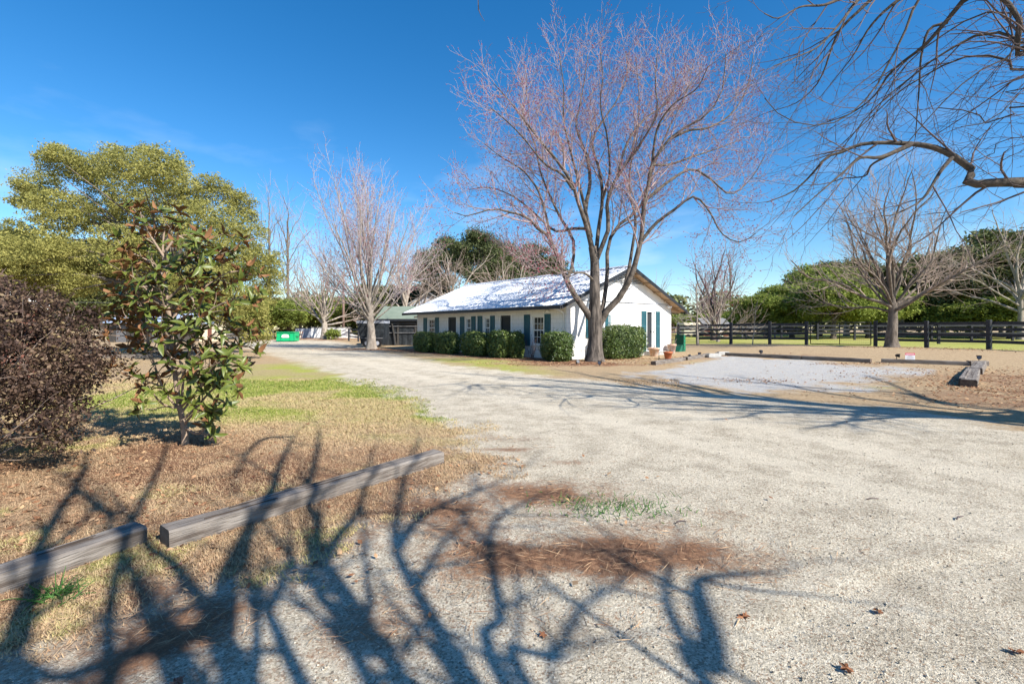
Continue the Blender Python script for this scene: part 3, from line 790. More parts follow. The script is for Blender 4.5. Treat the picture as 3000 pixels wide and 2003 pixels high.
MB().box(gt0 - .2, gt1 + .2, -.55, .0, -.2, .20).build('door_step', M['concrete'], house)
# triangular louvred vent under the ridge
VZ = 3.60
vent = MB().prism([(TM - (roof_under(TM) - VZ) / SL + .06, VZ), (TM + (roof_under(TM) - VZ) / SL - .06, VZ), (TM, roof_under(TM) - .03)], -.018, -.0125).build('gable_vent', M['black_metal'], house)  # black backing sheet painted in for the shaded gap behind the slats
for k in range(7):
    z = VZ + .02 + k * .075
    hw_ = (roof_under(TM) - z - .06) / SL - .06
    if hw_ > .08:
        MB().prism([(-.075, z), (-.02, z + .035), (-.02, z + .045), (-.075, z + .010)], TM - hw_, TM + hw_, 'x').build('louvre', M['white_panel'], vent)
# roof panels: ribbed sheets, one mesh shared
PW = (HL + 2 * OVG) / 16
ang = math.atan(SL); LS = (TM + OVF) / math.cos(ang)
m_ = MB()
m_.box(0, LS, 0.002, PW - .002, -.012, .0)
for k in range(3):
    y = PW * (k + .12) / 3
    m_.prism([(y, .0), (y + .015, .022), (y + .045, .022), (y + .06, .0)], 0, LS, 'x')
panel = m_.mesh('roof_panel', M['roof_metal'])
roof = empty('roof', (0, 0, 0), 0, house)
for k in range(16):
    o = link('roof_panel', panel, roof, (-OVF, -OVG + k * PW, EAVE_Z), (0, -ang, 0))
    o = link('roof_panel', panel, roof, (HW + OVF, -OVG + (k + 1) * PW, EAVE_Z), (0, -ang, math.pi))
MB().prism([(TM - .22, RIDGE_Z - .055), (TM, RIDGE_Z + .05), (TM + .22, RIDGE_Z - .055), (TM, RIDGE_Z + .03)], -OVG - .01, HL + OVG + .01).build('ridge_cap', M['roof_metal'], roof)
# fascia, gutter, soffits
for y in (-OVG - .02, HL + OVG - .02):
    for sgn in (-1, 1):
        e0 = (TM + sgn * (TM + OVF), EAVE_Z); r0 = (TM, RIDGE_Z)
        pts = [(e0[0], e0[1] - .015), (r0[0], r0[1] - .015), (r0[0], r0[1] - .19), (e0[0], e0[1] - .17)]
        MB().prism(pts, y, y + .04).build('rake_board', M['fascia'], roof)
for t0, t1 in ((-OVF - .06, -OVF + .03), (HW + OVF - .03, HW + OVF + .06)):
    MB().box(t0, t1, -OVG + .022, HL + OVG - .022, EAVE_Z - .16, EAVE_Z - .018).build('gutter', M['fascia'], roof)
for sgn in (-1, 1):
    e = TM + sgn * (TM + OVF - .06); off = .05
    pts = [(e, EAVE_Z - off + .06 * SL), (TM, RIDGE_Z - off), (TM, RIDGE_Z - off - .06), (e, EAVE_Z - off - .06 + .06 * SL)]
    MB().prism(pts, -OVG + .021, HL + OVG - .021).build('roof_deck', M['soffit'], roof)
    for k in range(5):
        t = TM + sgn * (TM + OVF) * (k + .6) / 5.2
        z = RIDGE_Z - SL * abs(t - TM) - .115
        MB().box(t - .03, t + .03, -OVG + .021, -.02, z - .09, z).build('lookout', M['soffit'], roof)
# box ends at the eave corners
MB().box(HW, HW + OVF - .06, -.12, -.02, EAVE_Z - .15, EAVE_Z - .03).build('eave_return', M['soffit'], roof)
# flue pipe on the rear slope and small roof vent
px_, d_ = 1930, 26.0
fl = MB(); fl.lathe([(.07, 2.9), (.07, 4.22), (.11, 4.24), (.11, 4.32), (.06, 4.36)], 12); fl.build('flue_pipe', M['roof_metal'], roof, (6.4, 1.9, 0))
MB().tube([(-.05, .12, -.05), (-.05, .12, 2.05), (-.4, .12, 2.18), (-.76, .12, 2.24)], .035, 8).build('downspout', M['white_trim'], house)
# floodlights under the eaves
def floodlight(loc, rz):
    e = empty('floodlight', loc, rz, house)
    MB().box(-.03, .03, -.06, .0, -.04, .05).build('bracket', M['white_trim'], e)
    for sx in (-.09, .09):
        h = MB(); h.tube([(sx * .4, -.05, .0), (sx, -.10, -.01), (sx * 1.35, -.20, -.05)], [.02, .04, .06], 10)
        h.build('lamp_head', M['white_trim'], e)
floodlight((-.02, s_of(Z1(1195, 0)[0]), 2.18), -math.pi / 2)
floodlight((HW - .42, -.02, 2.56), 0)
floodlight((-.02, HL - .1, 2.12), -math.pi / 2)

def hpoint(s, t, z=0): 
    p = C0 + U * s + V * t; return Vector((p.x, p.y, z))

# ------------------------------------------------------------------ trees
def norm_(v): return v / np.maximum(np.linalg.norm(v, axis=-1, keepdims=True), 1e-9)

def tubes(P, Rr, sides):
    """P (N,S+1,3) centre lines, Rr (N,S+1) radii -> verts, quads"""
    Np, S1, _ = P.shape
    T = np.empty_like(P); T[:, 1:-1] = P[:, 2:] - P[:, :-2]; T[:, 0] = P[:, 1] - P[:, 0]; T[:, -1] = P[:, -1] - P[:, -2]
    T = norm_(T)
    mean = norm_(T.mean(1))
    ref = np.where(np.abs(mean[:, 2:3]) < .8, np.array([[0, 0, 1.]]), np.array([[1., .3, 0]]))
    A = norm_(np.cross(T, ref[:, None, :])); B = np.cross(T, A)
    th = np.arange(sides) * 2 * np.pi / sides
    V_ = P[:, :, None, :] + Rr[:, :, None, None] * (A[:, :, None, :] * np.cos(th)[None, None, :, None] + B[:, :, None, :] * np.sin(th)[None, None, :, None])
    base = (np.arange(Np) * S1 * sides)[:, None, None] + (np.arange(S1 - 1) * sides)[None, :, None]
    k = np.arange(sides)[None, None, :]; k2 = (k + 1) % sides
    Fq = np.stack([base + k, base + k2, base + sides + k2, base + sides + k], -1)
    return V_.reshape(-1, 3), Fq.reshape(-1, 4)

def tube_mesh(name, sets, mats):
    vs_, fs_, off = [], [], 0
    for P, Rr, sides in sets:
        v, f = tubes(P, Rr, sides); vs_.append(v); fs_.append(f + off); off += len(v)
    return np_mesh(name, np.concatenate(vs_), np.concatenate(fs_), mats, True)

def spline(pts, n):
    """Catmull-Rom through pts, n+1 even samples"""
    p = np.asarray([tuple(q) for q in pts], float)
    p = np.vstack([2 * p[0] - p[1], p, 2 * p[-1] - p[-2]])
    out = []
    for i in range(1, len(p) - 2):
        for t in np.linspace(0, 1, 12, endpoint=False):
            a, b, c, d = p[i - 1], p[i], p[i + 1], p[i + 2]
            out.append(.5 * (2 * b + (c - a) * t + (2 * a - 5 * b + 4 * c - d) * t * t + (3 * b - a - 3 * c + d) * t ** 3))
    out.append(p[-2]); out = np.array(out)
    l = np.concatenate([[0], np.cumsum(np.linalg.norm(np.diff(out, axis=0), axis=1))])
    u = np.linspace(0, l[-1], n + 1)
    return np.stack([np.interp(u, l, out[:, k]) for k in range(3)], 1)

def children(rg, P, Rr, dens, t0, length, ang, nseg, wig, trop, rfac, rmin, rmax=9., shrink=.5, lrand=.35, tip=True, flat=None, down=0.0):
    """side branches for every parent line"""
    Np, S1, _ = P.shape
    seg = np.linalg.norm(np.diff(P, axis=1), axis=2); PL = seg.sum(1)
    m = np.maximum(1, np.round(dens * PL * (1 - t0) * (.8 + .4 * rg.random(Np)))).astype(int)
    pid = np.repeat(np.arange(Np), m)
    start = np.cumsum(m) - m
    kk = np.arange(len(pid)) - start[pid]
    t = t0 + (1 - t0) * (kk + .2 + .6 * rg.random(len(pid))) / m[pid]
    if tip: t = np.where(kk == m[pid] - 1, .995, t)
    t = np.clip(t, 0, .999)
    fi = t * (S1 - 1); i0 = fi.astype(int); fr = (fi - i0)[:, None]
    p = P[pid, i0] * (1 - fr) + P[pid, i0 + 1] * fr
    r = Rr[pid, i0] * (1 - fr[:, 0]) + Rr[pid, i0 + 1] * fr[:, 0]
    tan = norm_(P[pid, i0 + 1] - P[pid, i0])
    az = kk * 2.399 + rg.random(len(pid)) * 1.2 + pid * 1.7
    ref = np.where(np.abs(tan[:, 2:3]) < .85, np.array([[0, 0, 1.]]), np.array([[1., 0, 0]]))
    a = norm_(np.cross(tan, ref)); b = np.cross(a, tan)
    perp = a * np.cos(az)[:, None] + b * np.sin(az)[:, None]
    th = np.radians(ang[0] + (ang[1] - ang[0]) * rg.random(len(pid)))
    if tip: th = np.where(t > .99, th * .35, th)
    d = tan * np.cos(th)[:, None] + perp * np.sin(th)[:, None]
    Ln = length * (1 - shrink * t) * (1 - lrand + 2 * lrand * rg.random(len(pid)))
    if np.ndim(PL) and down: Ln = np.minimum(Ln, PL[pid] * down)
    r0 = np.clip(np.minimum(r * rfac, .02 * Ln + rmin), rmin, rmax)
    return walk(rg, p, d, Ln, r0, nseg, wig, trop, rmin)

def walk(rg, p, d, Ln, r0, nseg, wig, trop, rmin, r_end=.35):
    n = len(p)
    P = np.empty((n, nseg + 1, 3)); P[:, 0] = p
    trop = np.asarray(trop, float)
    for s in range(nseg):
        d = norm_(d + rg.normal(size=(n, 3)) * wig + trop)
        P[:, s + 1] = P[:, s] + d * (Ln / nseg)[:, None]
    tt = np.linspace(0, 1, nseg + 1)[None]
    Rr = np.maximum(r0[:, None] * (1 - (1 - r_end) * tt), rmin * .6)
    return P, Rr

def buds(rg, tipsP, size, per=2):
    """little pointed bud clusters near the twig ends"""
    n = len(tipsP) * per
    pick = np.repeat(np.arange(len(tipsP)), per)
    S1 = tipsP.shape[1]
    f = 1 - rg.random(n) ** 1.5 * .7
    fi = np.clip(f * (S1 - 1), 0, S1 - 1.001); i0 = fi.astype(int); fr = (fi - i0)[:, None]
    c = tipsP[pick, i0] * (1 - fr) + tipsP[pick, i0 + 1] * fr + rg.normal(size=(n, 3)) * size * .5
    s = size * (.6 + .8 * rg.random(n))
    t4 = np.array([(1, 1, 1), (-1, -1, 1), (-1, 1, -1), (1, -1, -1)], float) * .6
    q = rand_unit(rg, n)
    v = c[:, None, :] + (t4[None] + q[:, None, :] * .5) * s[:, None, None]
    f4 = np.array([(0, 1, 2), (0, 3, 1), (0, 2, 3), (1, 3, 2)])
    fc = f4[None] + (np.arange(n) * 4)[:, None, None]
    return v.reshape(-1, 3), fc.reshape(-1, 3)

def finish_tree(root, origin, trunk, limbs, sets, bark, twig, limb_mat=None, bud=None, bud_mat=None):
    """trunk (P,R), limbs list of (P (S+1,3), R), sets = fine branch sets; everything moved to the root's own frame"""
    o = np.array(origin)[None]
    link('trunk', tube_mesh('trunk', [(trunk[0][None] - o, trunk[1][None], 14)], bark), root)
    for P, Rr in limbs:
        link('limb', tube_mesh('limb', [(P[None] - o, Rr[None], 8)], limb_mat or bark), root)
    cr = link('branches', tube_mesh('branches', [(P - o, Rr, 4 if k == 0 else 3) for k, (P, Rr) in enumerate(sets)], twig), root)
    cr['kind'] = 'stuff'
    if bud is not None:
        b = link('buds', np_mesh('buds', bud[0] - o, bud[1], bud_mat), root); b['kind'] = 'stuff'

def trunk_line(rg, base, top, r0, r1, n=16, wob=.06, flare=1.5):
    t = np.linspace(0, 1, n + 1)
    P = np.array(base)[None] * (1 - t)[:, None] + np.array(top)[None] * t[:, None]
    w = np.cumsum(rg.normal(size=(n + 1, 2)) * wob / 4, axis=0); w -= w[0]
    P[:, :2] += w
    Rr = r0 + (r1 - r0) * t + (flare - 1) * r0 * np.exp(-t * 9)
    return P, Rr

def auto_limbs(rg, trunk, n, t_range, polar, length, r0, trop, wig=.10, nseg=14, az0=0.0, lead=True):
    P, Rr = trunk
    S = len(P) - 1
    ps, ds, ls, rs = [], [], [], []
    for k in range(n):
        f = k / max(n - 1, 1)
        t = t_range[0] + (t_range[1] - t_range[0]) * f
        i = min(int(t * S), S - 1)
        p = P[i] + (P[i + 1] - P[i]) * (t * S - i)
        po = R(polar[1] + (polar[0] - polar[1]) * f + rg.normal() * 5)
        az = az0 + k * 2.399 + rg.normal() * .25
        ps.append(p); ds.append((math.sin(po) * math.cos(az), math.sin(po) * math.sin(az), math.cos(po)))
        ls.append((length[1] + (length[0] - length[1]) * f) * (.9 + .2 * rg.random())); rs.append(r0 * (.75 + .5 * rg.random()))
    A, B = walk(rg, np.array(ps), np.array(ds), np.array(ls), np.array(rs), nseg, wig, trop, .01, .22)
    return [(A[i], B[i]) for i in range(n)]

def stack(limbs, n=14):
    """resample limbs to a common count"""
    Ps, Rs = [], []
    for P, Rr in limbs:
        u = np.linspace(0, 1, len(P)); q = np.linspace(0, 1, n + 1)
        Ps.append(np.stack([np.interp(q, u, P[:, k]) for k in range(3)], 1)); Rs.append(np.interp(q, u, Rr))
    return np.array(Ps), np.array(Rs)

# ---- the big maple in front of the house: limbs follow the photograph, each at its own depth
def big_maple():
    rg = np.random.default_rng(21)
    bx, by = 3.46, 20.0
    Z6 = lambda x, y: (1250 + .6697 * x, .6697 * y)
    def line(pts, dd, n=18):
        """pts in crop units; dd = depth offset at start and end"""
        q = []
        m = len(pts) - 1
        for i, (x, y) in enumerate(pts):
            f = i / m
            if y < 560: y = 560 - (560 - y) * .74
            if x < 330: x = 330 - (330 - x) * .85
            q.append(W(*Z6(x, y), by + dd[0] + (dd[1] - dd[0]) * f))
        return spline(q, n)
    base = (bx, by, -.05)
    tr = spline([base, W(*Z6(737, 1480), by), W(*Z6(737, 1385), by), W(*Z6(735, 1270), by), W(*Z6(735, 1150), by + .05), W(*Z6(725, 1080), by + .1)], 20)
    t = np.linspace(0, 1, 21)
    trR = .30 - .13 * t + .17 * np.exp(-t * 12) + .05 * np.exp(-((t - .36) / .1) ** 2)
    root = empty('maple_tree', (bx, by, 0))
    tag(root, 'large bare maple with reddish buds before the corner of the white house', 'tree')
    L_ = []
    def limb(pts, dd, r0, r1=.022, n=18):
        P = line(pts, dd, n); L_.append((P, .016 + (r0 - .016) * (1 - np.linspace(0, 1, len(P))) ** 1.25))
    limb([(722, 1400), (690, 1350), (650, 1295), (612, 1225), (590, 1160), (560, 1095), (530, 1030), (480, 995), (440, 950), (370, 930), (280, 915), (150, 945), (85, 930)], (0, -1.5), .155)
    limb([(545, 1060), (525, 960), (505, 880), (480, 820), (420, 745), (330, 690), (240, 630)], (-.4, 1.5), .075)
    limb([(735, 1150), (715, 1050), (690, 960), (665, 890), (640, 810), (600, 745), (560, 690), (500, 620), (430, 520), (380, 430), (290, 300)], (0, -2.2), .13)
    limb([(690, 960), (700, 880), (715, 800), (702, 690), (655, 560), (670, 430), (690, 280), (705, 130)], (0, 1.0), .10)
    limb([(740, 1120), (752, 1000), (768, 880), (760, 760), (725, 620), (790, 480), (840, 380), (880, 240), (870, 110)], (.1, 2.6), .10)
    limb([(735, 1160), (765, 1080), (795, 1000), (790, 880), (830, 780), (900, 680), (960, 590), (1010, 470), (1000, 300), (1010, 90)], (.1, -1.2), .11)
    limb([(755, 1420), (795, 1350), (840, 1305), (880, 1240), (905, 1180), (930, 1080), (945, 1000), (948, 900), (972, 800), (985, 720), (1060, 610), (1150, 540), (1220, 490), (1290, 350), (1310, 120)], (0, -1.8), .15)
    limb([(935, 1060), (1000, 980), (1080, 920), (1170, 860), (1240, 930), (1290, 1020), (1370, 1060), (1440, 1020)], (-.7, -2.2), .075)
    limb([(955, 880), (1050, 800), (1160, 740), (1250, 790), (1330, 850), (1420, 780), (1480, 680)], (-.9, 1.0), .07)
    limb([(750, 1400), (772, 1340), (790, 1200), (792, 1080), (830, 995), (900, 940), (960, 860), (990, 740), (1060, 560), (1130, 380), (1170, 160)], (0, 2.4), .105)
    limb([(850, 1300), (880, 1200), (860, 1280), (870, 1230), (895, 1120), (915, 1000), (880, 820), (900, 640), (930, 420), (920, 150)][:2] + [(900, 1080), (915, 960), (885, 820), (905, 640), (930, 420), (915, 140)], (0, 2.0), .085)
    limb([(640, 830), (590, 760), (520, 720), (420, 600), (350, 520), (270, 440)], (-1.0, -2.6), .06)
    limb([(612, 1225), (640, 1150), (640, 1040), (600, 980), (560, 900), (500, 760), (470, 620), (420, 480), (440, 330), (430, 200)], (0, 2.8), .08)
    limb([(1060, 610), (1150, 570), (1230, 560), (1330, 480), (1400, 330), (1430, 130)], (-1.3, .5), .055)
    limb([(720, 1040), (690, 900), (640, 700), (600, 520), (600, 330), (580, 120)], (.1, -.6), .085)
    limb([(768, 880), (800, 760), (790, 600), (760, 430), (770, 260), (760, 110)], (.6, -1.2), .06)
    limb([(830, 780), (880, 620), (960, 500), (1060, 400), (1090, 250), (1080, 120)], (.2, 3.0), .06)
    limb([(590, 1160), (540, 1150), (480, 1170), (400, 1130), (330, 1080)], (-.2, 1.8), .05)
    limb([(735, 1230), (690, 1195), (620, 1190), (560, 1150), (470, 1140)], (0, -2.4), .055)
    limb([(640, 1180), (560, 1200), (470, 1180)], (-.5, -2.0), .035)
    limb([(700, 1000), (640, 1000), (560, 1010), (480, 940), (380, 860), (260, 820), (160, 830)], (0, 2.6), .07)
    limb([(985, 720), (1060, 720), (1180, 680), (1300, 640), (1400, 600)], (-1.0, 2.6), .055)
    limb([(985, 720), (1010, 560), (1080, 420), (1180, 330), (1230, 200)], (-1.0, -2.8), .055)
    LP, LR = stack(L_, 18)
    c2 = children(rg, LP, LR, 2.5, .26, 2.1, (22, 52), 7, .11, (0, 0, .055), .55, .011, .04, shrink=.5)
    c3 = children(rg, c2[0], c2[1], 4.3, .15, .95, (25, 55), 5, .12, (0, 0, .05), .6, .0085, .020, shrink=.4)
    c4 = children(rg, c3[0], c3[1], 7.2, .15, .44, (25, 60), 3, .13, (0, 0, .06), .7, .0065, .012, shrink=.3)
    c5 = children(rg, c4[0], c4[1], 6.5, .2, .20, (30, 60), 2, .15, (0, 0, .05), .8, .0052, .008, shrink=.2)
    b = buds(rg, c5[0], .024, 1)
    finish_tree(root, (bx, by, 0), (tr, trR), L_, [c2, c3, c4, c5], M['trunk_main'], M['twig'], M['bark_lichen'], b, M['bud'])
big_maple()

# ---- generic bare trees
def bare_tree(name, label, x, y, H, seed, trunk_h, tr, n_limbs, t_range, polar, length, limb_r, trop, dens=(1.8, 2.8, 4.5), lens=(2.2, 1.0, .45), bark='bark', twig='twig', bud=None, group=None, limb_mat=None, tw_min=.007, trop2=(0, 0, .05), z0=None, ang2=(20, 48), c5=True, az0=0., wig=.10, bud_size=.03):
    rg = np.random.default_rng(seed)
    z = g1(x, y) if z0 is None else z0
    root = empty(name, (x, y, z))
    tag(root, label, 'tree', group)
    base = (x, y, z - .06); top = (x + rg.normal() * .12, y, z + trunk_h)
    trk = trunk_line(rg, base, top, tr, tr * .62)
    limbs = auto_limbs(rg, trk, n_limbs, t_range, polar, length, limb_r, trop, az0=az0, wig=wig)
    LP, LR = stack(limbs, 14)
    c2 = children(rg, LP, LR, dens[0], .22, lens[0], ang2, 6, .10, trop2, .55, tw_min * 1.7, limb_r * .5, shrink=.5)
    c3 = children(rg, c2[0], c2[1], dens[1], .18, lens[1], (22, 52), 4, .12, trop2, .6, tw_min * 1.25, .022, shrink=.4)
    c4 = children(rg, c3[0], c3[1], dens[2], .15, lens[2], (25, 55), 3, .13, trop2, .7, tw_min, .012, shrink=.3)
    b = buds(rg, c4[0], bud_size, 1) if bud else None
    finish_tree(root, (x, y, z), trk, limbs, [c2, c3, c4], M[bark], M[twig], M[limb_mat] if limb_mat else None, b, M[bud] if bud else None)
    return root

# vase-shaped tree before the green-roofed shed
bare_tree('maple_tree', 'tall vase-shaped bare tree with pale bark before the dark shed', -9.3, 31.6, 12.9, 5, 3.4, .29, 34, (.50, 1.0), (4, 62), (8.0, 6.4), .062, (0, 0, .035),
          dens=(2.2, 3.0, 4.4), lens=(2.2, 1.0, .5), bark='bark_pale', twig='twig_pale', bud='bud', limb_mat='bark_pale', tw_min=.0075, ang2=(14, 34), wig=.045, bud_size=.028)
# low spreading limbs of the same shape: separate small ornamental tree by the white wall
bare_tree('crepe_myrtle_tree', 'spreading bare tree standing before the white garden wall', (952 - CX) / F * 50.5, 50.5, 9, 8, 2.6, .36, 16, (.55, 1.0), (18, 70), (6.4, 6.0), .10, (0, 0, .02),
          dens=(1.5, 2.0, 2.6), lens=(2.6, 1.3, .7), bark='bark_pale', twig='twig_tan', limb_mat='bark_pale', tw_min=.014, trop2=(0, 0, .0))
# bare tree at the black fence
bare_tree('oak_tree', 'broad bare tree with pale limbs standing at the black board fence', (2613 - CX) / F * 27.0, 27.0, 10, 12, 3.0, .29, 22, (.66, 1.0), (6, 74), (6.9, 5.6), .085, (0, 0, .05),
          dens=(2.4, 3.2, 4.2), lens=(2.1, 1.0, .5), bark='bark', twig='twig_tan', limb_mat='bark', tw_min=.008, wig=.14)
# reddish budding trees beyond the fence by the house
bare_tree('redbud_tree', 'small bare tree with dark trunk and reddish buds beyond the fence', (2090 - CX) / F * 42, 42, 8, 15, 2.6, .20, 12, (.3, 1.0), (8, 48), (5.6, 4.4), .10, (0, 0, .03),
          dens=(2.2, 2.6, 3.2), lens=(2.0, 1.0, .55), bark='twig_dark', twig='twig', bud='bud', limb_mat='twig_dark', tw_min=.011, bud_size=.05)
bare_tree('dogwood_tree', 'slim pale bare sapling with short side twigs beside the house corner', (2044 - CX) / F * 33.2, 33.2, 4, 16, 4.2, .06, 22, (.22, .98), (40, 70), (.7, 1.5), .022, (0, 0, .02),
          dens=(2.6, 3.4, 4.5), lens=(.8, .42, .22), bark='bark_pale', twig='twig_pale', limb_mat='bark_pale', tw_min=.007)
bare_tree('young_tree', 'thin leaning bare sapling against the black fence rails', (2205 - CX) / F * 31.6, 31.6, 3, 17, 2.3, .03, 6, (.3, .98), (25, 50), (.6, .9), .012, (0, 0, .03),
          dens=(2.0, 2.4, 3), lens=(.5, .3, .2), bark='bark_pale', twig='twig_tan', tw_min=.006)
bare_tree('shrubby_tree', 'low tangle of tan bare branches behind the house corner', (2105 - CX) / F * 38, 38, 4, 18, 1.0, .13, 14, (.3, 1.0), (30, 75), (3.6, 3.4), .06, (0, 0, .02),
          dens=(1.9, 2.4, 2.8), lens=(1.5, .9, .5), bark='bark_pale', twig='twig_tan', limb_mat='bark_pale', tw_min=.011)
# tall thin bare trees in the background
for i, (px, py, d, H, lab) in enumerate(((792, 545, 62, 17, 'tall slender bare tree rising behind the yellow-green oak'), (845, 560, 64, 17, 'tall slender bare tree with a forked top behind the vase-shaped tree'),
                                  (2140, 720, 70, 11, 'hazy bare tree far beyond the pasture fence'), (1925, 850, 46, 6, 'small bare tree showing over the back roof slope'))):
    top = EYE + (HY - py) / F * d
    bare_tree('bare_tree', lab, (px - CX) / F * d, d, H, 40 + i, top * .72, .17 if H < 12 else .2, 16, (.35, 1.0), (10, 48), (top * .28, top * .26), .06, (0, 0, .03),
              dens=(1.2, 1.6, 2.0), lens=(2.2, 1.2, .7), bark='bark', twig='twig_tan' if i != 2 else 'twig', tw_min=.013, bud=None)
# wide tan bare trees mixed into the wood behind the house
for i, (px, d, H, lab) in enumerate(((1190, 50, 10.5, 'wide tan bare tree leaning over the green-roofed shed'), (880, 66, 10, 'tangled tan bare tree left of the white garden wall'), (1330, 52, 10.5, 'tan bare tree tangled into the evergreens behind the house'), (1490, 48, 9.0, 'reddish bare tree showing just above the roof ridge'), (2990, 44, 12.5, 'wide grey bare tree at the right end of the pasture fence'))):
    bare_tree('bare_tree', lab, (px - CX) / F * d, d, H, 60 + i, H * .38, .24, 14, (.5, 1.0), (18, 62), (H * .62, H * .55), .11, (0, 0, .015),
              dens=(1.3, 1.8, 2.2), lens=(2.6, 1.3, .7), bark='bark_pale', twig='twig_tan', limb_mat='bark_pale', tw_min=.014, trop2=(0, 0, .0))

# ---- the tree beside the drive whose limbs hang into the picture from the right
def overhang_tree():
    rg = np.random.default_rng(33)
    tx, ty = 10.4, 4.8
    root = empty('maple_tree', (tx, ty, 0))
    tag(root, 'bare tree whose long arching limbs hang over the gravel drive', 'tree')
    trk = (spline([(tx, ty, -.05), (tx - .05, ty, 1.4), (tx, ty + .05, 2.8), (tx - .1, ty + .1, 4.2), (tx - .2, ty + .2, 6.0), (tx - .1, ty + .3, 8.2)], 20), None)
    t = np.linspace(0, 1, 21); trk = (trk[0], .33 - .22 * t + .16 * np.exp(-t * 14))
    Z7 = lambda x, y: (2200 + .6695 * x, .6695 * y)
    L_ = []
    def limb(pts, dd, r0, r1=.007, att=None, n=20, mid=None, ex=1.7):
        q = []
        if att is not None: q.append(Vector(att))
        if mid is not None: q.append(Vector(mid))
        m = len(pts) - 1
        for i, (x, y) in enumerate(pts):
            f = i / m
            q.append(W(*Z7(x, y), dd[0] + (dd[1] - dd[0]) * f))
        P = spline(q, n); L_.append((P, r1 + (r0 - r1) * (1 - np.linspace(0, 1, len(P))) ** ex))
    T = lambda z: (tx - .05, ty + .05, z)
    limb([(1260, 800), (1195, 797), (1060, 800), (965, 806), (944, 785), (975, 752), (930, 715), (880, 680), (800, 645), (700, 630), (560, 625), (470, 635), (400, 665), (330, 690), (260, 770), (180, 840), (70, 885)], (6.3, 7.0), .15, .007, T(2.9), 60, None, 1.25)
    limb([(700, 632), (640, 660), (560, 690), (480, 690), (420, 740), (350, 800), (270, 870), (190, 945)], (6.65, 6.2), .034)
    limb([(880, 690), (830, 750), (760, 860), (700, 905), (620, 940), (570, 945)], (6.5, 6.0), .028)
    limb([(640, 662), (530, 720), (500, 770), (410, 780), (360, 795)], (6.7, 7.4), .022)
    limb([(1270, 190), (1180, 175), (1110, 145), (1000, 150), (900, 200), (800, 260), (700, 340), (600, 420), (500, 520), (400, 650), (330, 730)], (6.5, 7.6), .075, .006, T(5.6), 26)
    limb([(1270, 300), (1180, 275), (1100, 260), (1010, 240), (900, 260), (800, 310), (650, 400), (540, 500), (430, 600), (330, 690), (280, 700)], (6.8, 8.2), .06, .006, T(5.0), 26)
    limb([(1250, 160), (1195, 200), (1130, 250), (1000, 310), (900, 390), (820, 470), (740, 560), (690, 620)], (6.2, 6.6), .05, .006, T(5.8))
    limb([(1260, 230), (1200, 130), (1150, 50), (1090, -20), (960, -90), (800, -80), (700, 60), (670, 150), (600, 280), (560, 360), (480, 460), (400, 520), (300, 550), (150, 520), (60, 430)], (6.5, 6.6), .085, .006, T(5.2), 34)
    limb([(960, -90), (760, -120), (600, -60), (460, 60), (390, 130), (350, 220), (320, 310), (280, 380), (200, 450), (80, 490)], (6.5, 7.4), .05, .006, None, 26)
    limb([(600, -70), (480, -10), (400, 90), (300, 200), (200, 250), (100, 290)], (6.8, 6.2), .035)
    limb([(1090, -20), (960, -20), (850, 100), (760, 200), (680, 260), (600, 330), (540, 420), (430, 500), (250, 560)], (6.5, 8.0), .045, .006)
    limb([(1280, 460), (1195, 480), (1130, 510), (1040, 540), (990, 522), (1000, 492), (900, 480), (820, 472)], (6.0, 6.8), .045, .007, T(3.9))
    limb([(1240, 380), (1195, 400), (1140, 440), (1090, 500), (1040, 535), (920, 555)], (6.2, 6.4), .03, .006, T(4.6))
    limb([(860, 100), (780, 130), (745, 250), (735, 400), (720, 600)], (7.0, 7.2), .022)
    limb([(460, -40), (330, 20), (220, 30), (120, 80), (60, 60)], (7.2, 6.6), .03)
    limb([(1195, 600), (1100, 650), (1000, 700), (900, 700)], (7.4, 8.0), .02, .006, T(3.6))
    limb([(1270, 100), (1150, 60), (1000, 60), (880, 130), (760, 210), (640, 330), (560, 470), (460, 640)], (7.2, 8.6), .05, .006, T(6.2), 24)
    limb([(800, -100), (620, 20), (520, 120), (450, 240), (380, 330), (300, 430)], (7.6, 8.4), .04, .006)
    # upright limbs: their shadows lie across the drive as in the photograph
    Z3 = lambda a, b: (1900 + .468 * a, 700 + .468 * b)
    kx_, ky_ = SUN_AZ[0] / TAN, -SUN_AZ[1] / TAN
    def slimb(pts, hs, r0, r1=.02):
        q = [Vector(T(hs[0] - .5))]
        for i, p in enumerate(pts):
            gx_, gy_ = gnd(*Z3(*p)); h = hs[0] + (hs[1] - hs[0]) * i / (len(pts) - 1)
            q.append(Vector((gx_ + kx_ * h, gy_ - ky_ * h, h)))
        P = spline(q, 26); L_.append((P, r0 + (r1 - r0) * np.linspace(0, 1, len(P))))
    slimb([(2349, 1130), (2000, 1100), (1600, 1060), (1200, 1040), (800, 1000), (400, 970), (0, 935), (-350, 900)], (2.9, 7.4), .13)
    slimb([(2349, 1165), (1800, 1100), (1300, 1078), (900, 1048), (500, 1045), (150, 1025), (-300, 1000)], (3.0, 6.8), .10)
    slimb([(2349, 1085), (1900, 1040), (1600, 965), (1200, 940), (900, 920), (500, 880), (200, 850), (-100, 830)], (3.4, 8.6), .11)
    slimb([(2200, 1100), (1750, 1050), (1450, 1010), (1100, 960), (800, 900), (500, 850)], (3.6, 8.4), .08)
    slimb([(2000, 1120), (1600, 1110), (1300, 1130), (1150, 1160), (1000, 1180)], (3.4, 5.6), .06)
    slimb([(1700, 1090), (1300, 1070), (1000, 1080), (720, 1080), (600, 1110), (400, 1125)], (4.2, 6.4), .06)
    slimb([(2300, 1080), (2100, 1050), (1800, 1010), (1650, 960), (1500, 900), (1350, 850)], (4.0, 8.6), .06)
